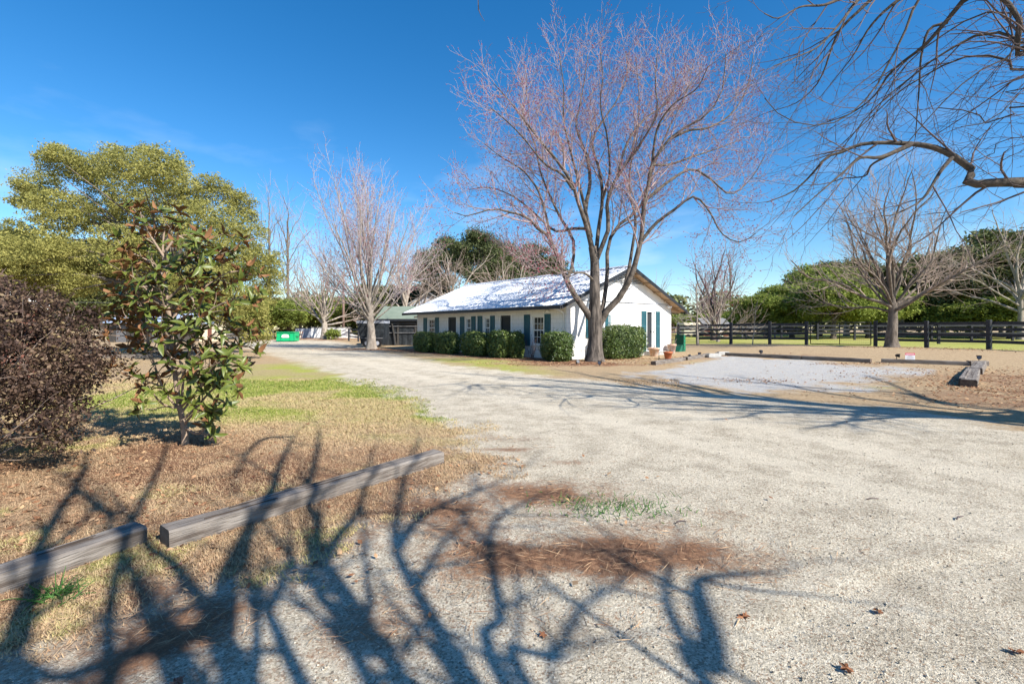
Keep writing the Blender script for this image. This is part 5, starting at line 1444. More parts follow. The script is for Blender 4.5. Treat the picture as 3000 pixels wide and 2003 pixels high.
# ---- young magnolia: leaves are pieces of their own
def magnolia():
    rg = np.random.default_rng(66); rpy = random.Random(6)
    x, y = gnd(543, 1303)
    root = empty('magnolia_tree', (x, y, 0)); tag(root, 'young magnolia with glossy green leaves and rusty brown undersides', 'tree')
    Z4 = lambda px, py: (px * .542, 550 + py * .542)
    def ln(pts, dd, n=14):
        return spline([W(*Z4(a, b), y + dd[0] + (dd[1] - dd[0]) * i / (len(pts) - 1)) - Vector((x, y, 0)) for i, (a, b) in enumerate(pts)], n)
    trunk = ln([(1000, 1400), (1000, 1330), (985, 1250), (965, 1150), (950, 1040), (935, 900), (925, 760), (905, 600), (890, 460), (880, 330), (890, 220)], (0, 0), 22)
    tR = np.linspace(.034, .008, 23); tR[:2] *= 1.2
    link('trunk', tube_mesh('trunk', [(trunk[None], tR[None], 10)], M['mag_bark']), root)
    lim = [
     ([(975, 1200), (890, 1110), (830, 980), (785, 820), (770, 680), (780, 570)], (0, -.25)), ([(985, 1180), (1000, 1010), (1040, 870), (1070, 740), (1060, 620), (1010, 500)], (0, -.15)),
     ([(960, 1130), (850, 1070), (760, 1040), (690, 1010)], (0, -.1)), ([(1000, 1250), (1080, 1180), (1170, 1090), (1280, 1010), (1360, 960)], (0, -.2)),
     ([(990, 1210), (1060, 1120), (1150, 1000), (1260, 900), (1330, 850)], (0, .25)), ([(950, 1020), (1060, 930), (1160, 800), (1290, 760), (1390, 770)], (0, .1)),
     ([(945, 980), (860, 880), (730, 840), (640, 790), (600, 720)], (0, .2)), ([(930, 850), (820, 790), (700, 740), (640, 690)], (0, .3)),
     ([(935, 880), (1040, 760), (1160, 660), (1300, 600), (1390, 590)], (0, -.25)), ([(920, 720), (1020, 620), (1150, 520), (1290, 450), (1370, 470)], (0, .2)),
     ([(912, 660), (820, 590), (720, 500), (640, 450)], (0, -.1)), ([(905, 600), (1000, 520), (1090, 420), (1190, 370), (1280, 340)], (0, -.1)),
     ([(895, 500), (830, 420), (730, 370), (640, 330)], (0, .1)), ([(885, 380), (820, 290), (750, 190), (720, 140)], (0, -.05)),
     ([(885, 350), (960, 260), (1000, 280), (1060, 300), (1140, 280)], (0, .15)), ([(888, 300), (920, 220), (940, 170)], (0, 0)),
     ([(1000, 1290), (1080, 1330), (1130, 1290), (1150, 1250)], (0, -.2)), ([(1000, 1280), (1060, 1220), (1130, 1200), (1180, 1210)], (0, -.3)),
     ([(975, 1190), (900, 1180), (850, 1150), (800, 1090)], (0, -.35)), ([(960, 1100), (1000, 960), (900, 900), (860, 760)], (0, -.4)),
     ([(935, 880), (960, 760), (1000, 700), (1100, 640)], (0, -.45)), ([(915, 700), (880, 640), (860, 560), (830, 500)], (0, -.35)), ([(950, 1030), (1080, 1040), (1200, 1000), (1300, 1060)], (0, -.35)),
     ([(925, 760), (960, 640), (1080, 560), (1200, 560)], (0, .45)), ([(930, 820), (800, 700), (690, 600), (620, 570)], (0, .4)), ([(890, 430), (960, 400), (1010, 380), (1080, 350)], (0, -.3)), ([(900, 520), (850, 480), (800, 400), (780, 300)], (0, .3)), ([(985, 1180), (1090, 1090), (1180, 960), (1240, 960)], (0, -.45)),
    ]
    LP = []; LR = []
    for pts, dd in lim:
        pts = [(945 + (a_ - 945) * .90, b_) for a_, b_ in pts]
        P = ln(pts, dd, 12); LP.append(P); LR.append(np.linspace(.016, .005, 13))
        link('limb', tube_mesh('limb', [(P[None], LR[-1][None], 6)], M['mag_bark']), root)
    LP, LR = np.array(LP), np.array(LR)
    tw = children(rg, LP, LR, 11.0, .2, .24, (25, 60), 4, .12, (0, 0, .09), .7, .0035, .007, shrink=.25)
    o = link('twigs', tube_mesh('twigs', [(tw[0], tw[1], 4)], M['mag_bark']), root); o['kind'] = 'stuff'
    # leaf: upper and lower sheet
    def leaf_me(Ln, Wd, bend, fold, name):
        rows = [(0, .06), (.18, .62), (.42, 1.0), (.68, .86), (.88, .45), (1.0, .04)]
        vs_ = []; fs = []; mi = []
        for side in (0, 1):
            for t, w in rows:
                for s in (-1, 0, 1):
                    vs_.append((t * Ln, s * w * Wd / 2, -bend * t * t * Ln + fold * abs(s) * w * Wd / 2 - side * .0016))
        for side in (0, 1):
            for i in range(len(rows) - 1):
                for s in (0, 1):
                    a = side * 18 + i * 3 + s
                    q = (a, a + 3, a + 4, a + 1)
                    fs.append(q if side == 0 else q[::-1]); mi.append(side)
        # make the upper sheet face up
        return np_mesh(name, vs_, np.array(fs)[:, ::-1], [M['mag_top'], M['mag_under']], True, None, mi)
    protos = [leaf_me(.115, .046, .25, .35, 'leaf'), leaf_me(.135, .050, .45, .45, 'leaf'), leaf_me(.095, .042, .1, .3, 'leaf'), leaf_me(.125, .042, .65, .55, 'leaf')]
    tips = []
    for i in range(len(tw[0])): tips.append((tw[0][i, -1], tw[0][i, -1] - tw[0][i, -2], rg.integers(6, 11)))
    for i in range(len(LP)): tips.append((LP[i, -1], LP[i, -1] - LP[i, -2], 8))
    tips.append((trunk[-1], trunk[-1] - trunk[-2], 9))
    leaves = []
    for p, d, n in tips:
        d = Vector(d).normalized(); d = (d + Vector((0, 0, .5))).normalized()
        a = d.orthogonal().normalized(); b = d.cross(a)
        for k in range(int(n)):
            az = k * 2.399 + rpy.random(); po = R(25 + 65 * (k / n) + 18 * rpy.random())
            ax = d * math.cos(po) + (a * math.cos(az) + b * math.sin(az)) * math.sin(po)
            up = (d - ax * d.dot(ax)); up = up.normalized() if up.length > .05 else ax.orthogonal().normalized()
            up = (Matrix.Rotation(R(rpy.gauss(0, 28) + (180 if rpy.random() < .14 else 0)), 3, ax) @ up)
            y_ = up.cross(ax)
            mt = Matrix((ax, y_, up)).transposed().to_4x4(); mt.translation = Vector(p) - d * (.035 * rpy.random())
            sc = .75 + .5 * rpy.random()
            leaves.append((mt @ Matrix.Scale(sc, 4), rpy.randrange(4), sc))
    # nearest, largest 300 as single pieces; the rest joined
    order = sorted(range(len(leaves)), key=lambda i: leaves[i][0].translation.y - leaves[i][2] * .6)
    for i in order[:300]:
        mt, k, _ = leaves[i]
        o = bpy.data.objects.new('leaf', protos[k]); COL.objects.link(o); o.parent = root; o.matrix_local = mt
    vs_, fs, mi, off = [], [], [], 0
    pv = [np.array([v.co for v in m.vertices]) for m in protos]; pf = [np.array([list(p.vertices) for p in m.polygons]) for m in protos]; pm = [np.array([p.material_index for p in m.polygons]) for m in protos]
    for i in order[300:]:
        mt, k, _ = leaves[i]; A = np.array(mt)
        vs_.append(pv[k] @ A[:3, :3].T + A[:3, 3]); fs.append(pf[k] + off); mi.append(pm[k]); off += len(pv[k])
    o = link('foliage', np_mesh('foliage', np.concatenate(vs_), np.concatenate(fs), [M['mag_top'], M['mag_under']], True, None, np.concatenate(mi)), root); o['kind'] = 'stuff'
magnolia()

# ------------------------------------------------------------------ fences, timbers and small things
rb = random.Random(9)
def board_fence(label, pts, post_h, rails, post_w, rail_h, m, skip=(), name='board_fence', group=None, cap=False):
    """posts at pts, each rail between neighbours its own piece"""
    root = empty(name, (pts[0][0], pts[0][1], g1(*pts[0]))); tag(root, label, 'fence', group)
    o = Vector(root.location)
    for i, (x, y) in enumerate(pts):
        z = g1(x, y)
        d = Vector(pts[min(i + 1, len(pts) - 1)]) - Vector(pts[max(i - 1, 0)])
        rz = math.atan2(d.y, d.x)
        hh = post_h * (1 + rb.uniform(-.02, .02))
        p = MB(); p.box(-post_w / 2, post_w / 2, -post_w / 2, post_w / 2, -.15, hh, 0, post_w * .12)
        p.build('post', M[m], root, Vector((x, y, z)) - o, (rb.uniform(-.012, .012), rb.uniform(-.012, .012), rz))
    for i in range(len(pts) - 1):
        if i in skip: continue
        a = Vector((*pts[i], g1(*pts[i]))); b = Vector((*pts[i + 1], g1(*pts[i + 1])))
        d = (b - a).normalized(); n = Vector((d.y, -d.x, 0)).normalized()
        if n.y > 0: n = -n                                            # rails on the side facing the yard... behind the posts
        off = -n * (post_w / 2 + .02)
        for h in rails:
            j0, j1 = rb.uniform(-.012, .012), rb.uniform(-.012, .012)
            MB().bar(a - o + off - d * .02 + Vector((0, 0, h + j0)), b - o + off + d * .02 + Vector((0, 0, h + j1)), .03, rail_h).build('rail', M[m], root)
    return root
f_root = board_fence('long black four-board fence along the pasture with a gate gap', FENCE, 1.50, (.40, .72, 1.03, 1.34), .19, .15, 'fence_black', skip=(3,))
# pasture gate in the gap
ga, gb_ = Vector((*FENCE[3], g1(*FENCE[3]))), Vector((*FENCE[4], g1(*FENCE[4])))
gd = (gb_ - ga).normalized(); ga2 = ga + gd * .22; L_g = (gb_ - ga).length - .44
gate = empty('pasture_gate', ga2, math.atan2(gd.y, gd.x)); tag(gate, 'slender black pipe gate with fine wire mesh in the black fence', 'gate')
m_ = MB()
m_.tube([(0, 0, .08), (0, 0, 1.42)], .025, 8); m_.tube([(L_g, 0, .08), (L_g, 0, 1.42)], .025, 8); m_.tube([(0, 0, .08), (L_g, 0, .08)], .025, 8); m_.tube([(0, 0, 1.42), (L_g, 0, 1.42)], .025, 8)
m_.build('gate_frame', M['black_metal'], gate)
MB().tube([(L_g / 2, 0, .08), (L_g / 2, 0, 1.42)], .022, 8).build('upright', M['black_metal'], gate)
m_ = MB()
for k in range(1, 14): m_.bar((0, 0, .08 + k * .0955), (L_g, 0, .08 + k * .0955), .003, .003)
for k in range(1, 34): m_.bar((L_g * k / 34, .004, .08), (L_g * k / 34, .004, 1.42), .003, .003)
o = m_.build('wire_mesh', M['black_metal'], gate); o['kind'] = 'stuff'
for k in (.35, 1.15):
    MB().box(-.06, .02, -.03, .03, k, k + .06).build('hinge', M['black_metal'], gate)
# paddock fences further off
board_fence('pale weathered board fence crossing the far pasture', [(9 + i * 2.9, 52.5 - i * .75) for i in range(7)], 1.35, (.62, 1.12), .14, .15, 'fence_grey')
board_fence('dark distant board fence at the back of the pasture', [(16 + i * 3.0, 46 - i * .55) for i in range(13)], 1.45, (.62, .95, 1.28), .16, .17, 'fence_black')
board_fence('dark board fence below the wood right of the bare tree', [(26.5 + i * 2.6, 33.5 - i * .9) for i in range(6)], 1.45, (.72, 1.02, 1.32), .16, .15, 'fence_black')
board_fence('grey board fence beside the green dumpster', [((440 + i * 54 - CX) / F * 54, 54 - i * .2) for i in range(8)], 1.25, (.35, .70, 1.05), .14, .13, 'fence_grey')
board_fence('dark fence section between the white garden wall and the shed', [((1022 - CX) / F * 48, 48), ((1050 - CX) / F * 47, 47)], 1.25, (.45, .80, 1.15), .14, .13, 'fence_black')

# timbers: old railway ties
def timber(label, a, b, w, h, z=None, name='landscape_timber', group='old timbers edging the gravel', sink=.03, seed=0):
    """a, b = ground points of the ends (centre line)"""
    r_ = random.Random(seed)
    a = Vector((*a, (g1(*a) if z is None else z) - sink)); b = Vector((*b, (g1(*b) if z is None else z) - sink))
    d = b - a; Ln = d.length
    root = empty(name, a, 0); root.rotation_euler = (0, -math.atan2(d.z, math.hypot(d.x, d.y)), math.atan2(d.y, d.x))
    tag(root, label, 'timber', group)
    n = max(3, int(Ln / .22)); bm = bmesh.new(); rings = []
    for i in range(n + 1):
        x = Ln * i / n
        pr = [(-w / 2, 0), (-w / 2, h * .9), (-w * .42, h), (w * .42, h), (w / 2, h * .9), (w / 2, 0)]
        rings.append([bm.verts.new((x, py + r_.uniform(-.004, .004), pz + (r_.uniform(-.006, .005) if pz else 0))) for py, pz in pr])
    for i in range(n):
        for k in range(6):
            f = bm.faces.new([rings[i][k], rings[i][(k + 1) % 6], rings[i + 1][(k + 1) % 6], rings[i + 1][k]])
    f = bm.faces.new(rings[0]); f.material_index = 1
    f = bm.faces.new(list(reversed(rings[-1]))); f.material_index = 1
    bmesh.ops.recalc_face_normals(bm, faces=bm.faces)
    me = bpy.data.meshes.new('beam'); bm.to_mesh(me); bm.free(); me.materials.append(M['timber']); me.materials.append(M['timber_cut'])
    link('beam', me, root)
    # long drying cracks along the top
    for k in range(3):
        x0 = Ln * r_.uniform(.05, .5); y0 = r_.uniform(-w * .3, w * .3)
        MB().box(x0, min(Ln - .03, x0 + Ln * r_.uniform(.2, .45)), y0 - .004, y0 + .004, h - .012, h + .0045).build('crack', M['soil'], root)
    return root
# near pair: the visible lower edge of the long timber and of the short one
def gp(px, py): return gnd(*D(px, py))
nA, nB = gp(372, 1262), gp(1003, 1062)
timber('long weathered timber dividing the dry lawn from the sandy drive', (nA[0] - .03, nA[1] + .06), (nB[0], nB[1] + .06), .17, .15, seed=1)
timber('weathered timber ending beside the green weed tuft', (gp(-130, 1400)[0], gp(-130, 1400)[1] + .05), (gp(304, 1246)[0], gp(304, 1246)[1] + .06), .17, .135, seed=2)
# around the parking bay
def tz(p, q, lab, w=.2, h=.17, s=0): return timber(lab, gbay(*p), gbay(*q), w, h, seed=s)
def gbay(px, py):
    """ground point, allowing for the rise of the ground"""
    d = EYE * F / (py - HY)
    for _ in range(12):
        x = (px - CX) / F * d; d = (EYE - g1(x, d)) * F / (py - HY)
    return ((px - CX) / F * d, d)
tz((1914, 1069), (2002, 1056), 'short reddish timber on the parking bay edge below the clay pot', s=3)
tz((2008, 1055), (2078, 1043), 'timber on the parking bay edge beneath the two small black spotlights', s=4)
tz((2128, 1041), (2350, 1052), 'timber along the back of the parking bay behind the leaf-strewn edge', s=5)
tz((2352, 1052), (2552, 1062), 'timber at the back of the parking bay ending at a gap', s=6)
tz((2582, 1061), (2850, 1071), 'timber below the small red and white sign', s=7)
ra, rb_, rc = gbay(2873, 1077), gbay(2862, 1094), gbay(2835, 1133)
timber('short timber lying across the far end of the broken timber row', gbay(2838, 1071), gbay(2890, 1071), .2, .2, seed=8)
timber('broken timber in the row right of the parking bay, behind the flat grey one', gbay(2872, 1076), gbay(2858, 1096), .30, .22, seed=9)
timber('flat grey timber nearest the drive right of the parking bay', gbay(2853, 1090), gbay(2838, 1133), .30, .20, seed=10)
timber('dark timber leaning against the flat grey one beside the bay', gbay(2838, 1098), gbay(2818, 1130), .12, .22, seed=11)
# concrete pavers at the bay corner
for px, py, lab, w in ((2090, 1046, 'flat concrete block on the timber at the bay corner', .62), (2118, 1040, 'tilted pale concrete slab beside the flat concrete block', .62)):
    x, y = gbay(px, py); e = empty('concrete_block', (x, y, g1(x, y)), .15); tag(e, lab, 'block')
    MB().box(-w / 2, w / 2, -.15, .15, .0, .13, 0, .012).build('block', M['concrete'], e)
    MB().box(-w / 2 + .05, w / 2 - .05, -.10, .10, .131, .17, 0, .01).build('cap', M['concrete'], e)

# small black ground spotlights
def spot(label, px, py, rz, tilt=.3, h=.16, z=None):
    x, y = gbay(px, py); e = empty('ground_spotlight', (x, y, (g1(x, y) if z is None else z)), rz); tag(e, label, 'spotlight', 'small ground spotlights'); e.scale = (.75, .75, .75)
    MB().tube([(0, 0, -.08), (0, 0, h)], .016, 8).build('stake', M['black_metal'], e)
    hd = MB(); hd.tube([(0, .06, 0), (0, -.02, 0), (0, -.10, 0), (0, -.13, 0)], [.05, .065, .085, .09], 12)
    o = hd.build('lamp_head', M['black_metal'], e, (0, 0, h + .06), (tilt, 0, 0))
    MB().tube([(0, -.131, 0), (0, -.135, 0)], .078, 12).build('lens', M['lamp_lens'], o)
    MB().box(-.10, .10, -.14, .03, .085, .095).build('visor', M['black_metal'], o)
    return e
spot('black spotlight tipped over on the timber right of the clay pot', 2018, 1053, .8, -.5, .10)
spot('second black spotlight behind the bay timber next to the concrete block', 2050, 1045, -.6, -.4, .08)
spot('black spotlight behind the middle of the rear bay timber', 2227, 1040, .3)
spot('black spotlight on a stake left of the red and white sign', 2627, 1056, .9, .1, .20)
x_, y_ = gbay(2868, 1071)
spot('black spotlight lying on the broken timber row', 2868, 1069, -.7, -.3, .26)
spot('low spotlight at the foot of the big maple on its left', 1690, 1068, .4, -.4, .06)
spot('low spotlight at the foot of the big maple on its right', 1757, 1072, -.3, -.4, .06)

# yard sign
x, y = gbay(2676, 1060); y += .15
sg = empty('yard_sign', (x, y, g1(x, y)), -.35); tag(sg, 'small white yard sign with red header behind the bay timber', 'sign')
MB().box(-.15, .15, -.004, .004, .06, .32).build('panel', M['sign_white'], sg)
MB().box(-.149, .149, -.007, -.0045, .245, .319).build('red_header', M['sign_red'], sg)
m_ = MB(); m_.box(-.13, .13, -.0085, -.0075, .272, .290)
m_.build('header_line', M['sign_white'], sg)
m_ = MB()
for z, w in ((.215, .06), (.18, .10), (.145, .11), (.105, .10)): m_.box(-w, w, -.007, -.0045, z, z + .010)
m_.build('printed_lines', M['sign_grey'], sg)['kind'] = 'stuff'
for sx in (-.1, .1): MB().tube([(sx, .01, -.12), (sx, .01, .25)], .005, 6).build('leg', M['wire'], sg)

# pots
def pot(label, loc, h, r, m, plant=None, seed=0):
    e = empty('flower_pot', loc); tag(e, label, 'pot')
    MB().lathe([(r * .62, 0), (r * .64, .01), (r * .9, h * .78), (r, h * .79), (r, h), (r * .90, h), (r * .86, h * .88), (.01, h * .87)], 20).build('pot', M[m], e)
    MB().lathe([(r * .85, h * .86), (r * .80, h * .90), (.01, h * .91)], 14).build('soil', M['soil'], e)
    if plant:
        rg = np.random.default_rng(seed); n = 12
        d = norm_(np.stack([rg.normal(size=n) * .45, rg.normal(size=n) * .45, np.ones(n)], 1))
        A = walk(rg, np.tile(np.array([[0, 0, h * .88]]), (n, 1)), d, plant * (.5 + .6 * rg.random(n)), np.full(n, .006), 5, .16, (0, 0, .02), .004)
        B = children(rg, A[0], A[1], 8, .3, .12, (30, 60), 2, .1, (0, 0, 0), .8, .003, .005)
        link('dry_stems', tube_mesh('dry_stems', [(A[0], A[1], 4), (B[0], B[1], 3)], M['twig_tan']), e)['kind'] = 'stuff'
    return e
x, y = gbay(1957, 1052); pot('orange terracotta pot with dry stems behind the bay timber', (x, y, g1(x, y)), .34, .20, 'terracotta', .35, 1)
p = hpoint(-.9, t_of(1916, -.9)); pot('pale weathered clay pot by the gable door step', (p.x, p.y, g1(p.x, p.y)), .42, .28, 'terracotta_pale', .22, 2)
p = hpoint(-.35, t_of(1968, -.35)); pot('tall banded clay pot at the right corner of the house', (p.x, p.y, g1(p.x, p.y)), .50, .24, 'terracotta_pale', .4, 3)
# iron hook
x, y = gbay(1930, 1058); e = empty('iron_hook', (x, y, g1(x, y))); tag(e, 'thin black iron hook standing left of the orange pot', 'hook')
MB().tube([(0, 0, -.1), (.01, 0, .36)], .012, 6).build('stake', M['black_metal'], e)
MB().tube([(.01, 0, .36), (.05, 0, .375), (.17, 0, .36)], .011, 6).build('arm', M['black_metal'], e)
# green downspout bin at the corner: a folded green cart
p = hpoint(.3, 9.5); e = empty('garden_cart', (p.x, p.y, g1(p.x, p.y)), RZ_H); tag(e, 'upended green plastic garden cart at the right corner of the house', 'cart')
MB().prism([(-.04, .0), (.20, .0), (.18, .95), (.02, .95), (.0, .4)], -.28, .28).build('tray', M['plastic_green'], e)
MB().prism([(-.42, .0), (-.05, .0), (-.01, .38), (-.08, .38)], -.24, .24).build('spout', M['plastic_green'], e)
for k in range(4): MB().box(.0, .21, -.30, -.282, .16 + k * .2, .20 + k * .2).build('rib', M['green_bin_dark'], e)

# fallen leaves that can be told apart
def leaf_mesh_lobed(seed):
    r_ = random.Random(seed); bm = bmesh.new(); n = 30
    c = bm.verts.new((0, 0, .012)); ring = []
    for k in range(n):
        a = 2 * math.pi * k / n
        rr = .036 * (1 + .26 * math.cos(5 * a)) * r_.uniform(.85, 1.15)
        ring.append(bm.verts.new((rr * math.cos(a), rr * math.sin(a), r_.uniform(.0, .016) + .010 * abs(math.cos(a)))))
    for k in range(n): bm.faces.new([c, ring[k], ring[(k + 1) % n]])
    r0 = bmesh.ops.solidify(bm, geom=bm.faces[:], thickness=.0012)
    me = bpy.data.meshes.new('leaf'); bm.to_mesh(me); bm.free(); return me
lms = [leaf_mesh_lobed(k) for k in range(4)]
for k, m in enumerate(lms): m.materials.append(M['fallen_leaf'] if k % 2 else M['fallen_leaf_pale'])
spots_l = [(1705, 1413, 'single brown leaf on the drive beside the shallow rut', 1.0, 1), (2012, 1399, 'small orange leaf standing on the right side of the drive', .75, 3), (1940, 1530, 'brown leaf on the gravel ahead of the right-hand shadows', .9, 1), (2330, 1492, 'brown leaf at the right edge of the sandy drive', .9, 3),
           (400, 1300, 'large pinkish sycamore leaf lying by the end of the long timber', 1.25, 0), (100, 1365, 'reddish leaf lying beside the green weed tuft', 1.0, 0), (405, 1560, 'pale curled leaf in the shadows on the gravel', .8, 2), (1085, 1242, 'small tan leaf on the gravel between limb shadows', .7, 2),
           (1245, 1452, 'small orange leaf near the reddish bare patch', .6, 1), (70, 1400, 'brown leaf by the foot of the shorter near timber', .9, 3)]
for px, py, lab, sc, k in spots_l:
    x, y = gp(px, py); o = link('fallen_leaf', lms[k], None, (x, y, g1(x, y) - .008), (rb.uniform(-.25, .25), rb.uniform(-.25, .25), rb.uniform(0, 6)), (sc * .8, sc * .62, sc * .8)); tag(o, lab, 'leaf', 'fallen leaves on the drive')
# twigs lying about
for px, py, lab in ((2000, 1142, 'short dark twig lying on the sunny drive'), (2200, 1185, 'thin dark twig on the right of the drive'), (1560, 1195, 'brown twig beside the green patch on the drive')):
    x, y = gp(px, py); a = rb.uniform(0, 3)
    o = MB().tube([(-.05, 0, .0), (0, .008, .007), (.06, -.004, .002)], [.004, .005, .003], 5).build('fallen_twig', M['twig_dark'], None, (x, y, g1(x, y) - .005), (0, 0, a)); tag(o, lab, 'twig', 'twigs on the drive')

# green weed tuft by the near timber
x, y = gp(135, 1368); wd = empty('weed_tuft', (x, y, 0)); tag(wd, 'tuft of bright green strap leaves beside the short near timber', 'weed')
rg = np.random.default_rng(7); n = 60
az = rg.random(n) * 6.283; po = .5 + .8 * rg.random(n)
A, B = walk(rg, np.stack([rg.normal(size=n) * .06, rg.normal(size=n) * .03, np.zeros(n)], 1), np.stack([np.sin(po) * np.cos(az), np.sin(po) * np.sin(az), np.cos(po)], 1), .08 + .08 * rg.random(n), np.full(n, .0045), 5, .05, (0, 0, -.13), .0016)
link('blades', tube_mesh('blades', [(A, B, 3)], M['weed']), wd)['kind'] = 'stuff'
# green sprigs on the drive
x, y = gp(1400, 1160); sp_ = empty('grass_tuft', (x, y, 0)); tag(sp_, 'sparse patch of bright green sprigs growing on the drive', 'grass')
n = 260; az = rg.random(n) * 6.283; po = .2 + 1.0 * rg.random(n)
A, B = walk(rg, np.stack([rg.normal(size=n) * .28, rg.normal(size=n) * .13, np.full(n, -.008)], 1), np.stack([np.sin(po) * np.cos(az), np.sin(po) * np.sin(az), np.cos(po)], 1), .03 + .03 * rg.random(n), np.full(n, .004), 3, .05, (0, 0, -.08), .0018)
link('blades', tube_mesh('blades', [(A, B, 3)], M['weed']), sp_)['kind'] = 'stuff'

# ------------------------------------------------------------------ background buildings and the yard beyond
def facing(x, y): return 0.0
# green dumpster
x, y = (843 - CX) / F * 47, 47.0
db = empty('dumpster', (x, y, g1(x, y)), .06); tag(db, 'bright green metal dumpster with a white label by the drive', 'dumpster')
m_ = MB(); m_.prism([(-.55, .06), (.55, .06), (.62, .86), (-.50, .86)], -.88, .88, 'x'); m_.build('bin', M['green_bin'], db)
for k in range(5): MB().box(-.86 + k * .42, -.80 + k * .42, -.575, -.556, .10, .80).build('rib', M['green_bin'], db) if k not in (2,) else None
MB().box(-.90, .90, -.58, .66, .861, .92).build('rim', M['green_bin_dark'], db)
for sx in (-.45, .45): MB().box(sx - .43, sx + .43, -.56, .60, .921, .95).build('lid', M['green_bin'], db)
for sx in (-.93, .93): MB().box(sx - .045, sx + .045, -.3, .3, .45, .57).build('fork_pocket', M['green_bin_dark'], db)
for sx in (-.7, .7):
    for sy in (-.4, .4): MB().box(sx - .05, sx + .05, sy - .05, sy + .05, .0, .065).build('foot', M['black_metal'], db)
lb = MB(); lb.prism([(-.33, .38), (.33, .38), (.36, .52), (.30, .64), (.16, .70), (-.16, .70), (-.30, .64), (-.36, .52)], -.586, -.577); o = lb.build('label', M['sign_white'], db)
MB().box(-.22, .22, -.592, -.587, .50, .60).build('label_print', mat('label_print', (.65, .35, .32), .6), o)

# white garden wall
x0, x1 = (912 - CX) / F * 53, (1016 - CX) / F * 52
gw = empty('garden_wall', (x0, 53, 0)); tag(gw, 'low white block wall beyond the end of the drive', 'wall')
MB().box(0, x1 - x0, 0, .2, -.1, 1.38).build('wall_panel', M['white_wall'], gw); MB().box(-.04, x1 - x0 + .04, -.04, .24, 1.382, 1.46).build('coping', M['concrete'], gw)
MB().box(-2.3, -.05, 1.2, 1.4, -.1, 1.34).build('wall_panel', M['grey_siding'], gw); MB().box(-2.35, -.0, 1.16, 1.44, 1.342, 1.40).build('coping', M['black_metal'], gw)
MB().prism([(x1 - x0 + .05, -.1), (x1 - x0 + 1.9, -.1), (x1 - x0 + 1.9, .12), (x1 - x0 + .05, .75)], .02, .18).build('ramp_wall', M['white_wall'], gw)
# stack of boards leaning by the dumpster
bs = empty('board_stack', ((876 - CX) / F * 51, 51, 0)); tag(bs, 'rusty brown boards leaning between the dumpster and the white wall', 'boards')
for k in range(4): MB().bar((k * .1 - .15, 0, 0), (k * .1 - .05 + .05 * (k % 2), .25, 1.02), .07, .03).build('board', M['brick_red'] if k % 2 else M['cream'], bs)

# utility pole and wires
pd = 58.0; pxp = (1006 - CX) / F * pd
up_ = empty('utility_pole', (pxp, pd, 0)); tag(up_, 'brown utility pole standing behind the white garden wall', 'pole')
MB().tube([(0, 0, -.2), (0, 0, 8.2)], [.17, .12], 10).build('pole', M['pole'], up_)
MB().box(-.9, .9, -.06, .06, 7.6, 7.72).build('crossarm', M['pole'], up_)
for k, z in enumerate((6.5, 4.7)):
    pts = [(-45 + 4.5 * i, 2 - .2 * i, z - .35 * math.sin(math.pi * i / 20)) for i in range(21)]
    MB().tube(pts, .012, 4).build('wire', M['wire'], up_)

# green-roofed shed with dark shade-cloth walls
sd = 38.0; sx0 = (1050 - CX) / F * sd; sx1 = (1275 - CX) / F * sd
sh = empty('shed', (sx0, sd, 0)); tag(sh, 'dark open shed with shade-cloth walls and a sage green roof', 'shed')
SW = sx1 - sx0; r0_ = (1100 - 1050) / F * sd
MB().prism([(-.3, 2.08), (2.6, 3.22), (5.5, 2.08), (5.5, 2.0), (2.6, 3.13), (-.3, 2.0)], r0_, SW + .3, 'x').build('roof', M['green_roof'], sh)
MB().box(r0_ - .02, SW + .32, -.34, -.302, 1.93, 2.10).build('fascia', M['fascia'], sh)
MB().prism([(.2, 2.0), (5.0, 2.0), (2.6, 3.05)], r0_ + .35, r0_ + .42, 'x').build('gable', M['grey_siding'], sh)
for k in range(5):
    t = r0_ * .0 + .35 + (SW - .5) * k / 4
    MB().box(t - .07, t + .07, -.07, .07, -.1, 1.96).build('post', M['shed_wood'], sh)
for z, hh in ((1.72, .07), (1.50, .05), (.98, .05)):
    MB().box(.2, SW, -.11, -.075, z, z + hh).build('rail', M['fence_grey'], sh)
for k in range(4):
    t0 = .42 + (SW - .5) * k / 4; t1 = .28 + (SW - .5) * (k + 1) / 4
    m_ = MB(); nn = 8
    for i in range(nn):
        a = t0 + (t1 - t0) * i / nn; b = t0 + (t1 - t0) * (i + 1) / nn
        ya, yb = .03 * math.sin(i * 1.9), .03 * math.sin((i + 1) * 1.9)
        m_.poly([(a, ya, .02), (b, yb, .02), (b, yb * .3, 1.48), (a, ya * .3, 1.48)])
    m_.build('shade_cloth', M['shade_cloth'], sh)
MB().box(.1, SW, 4.9, 5.0, 0, 2.0).build('back_wall', M['shed_wood'], sh)
MB().bar((SW * .50, -.2, 0), (SW * .44, -.14, 1.9), .08, .08).build('brace', M['shed_wood'], sh)
for r_ in (.30,):
    pts = [(.95 + .42 * math.cos(a), -.16, .45 + .42 * math.sin(a)) for a in [i * 2 * math.pi / 20 for i in range(21)]]
    MB().tube(pts, .025, 6, caps=False).build('wheel_hoop', M['black_metal'], sh)
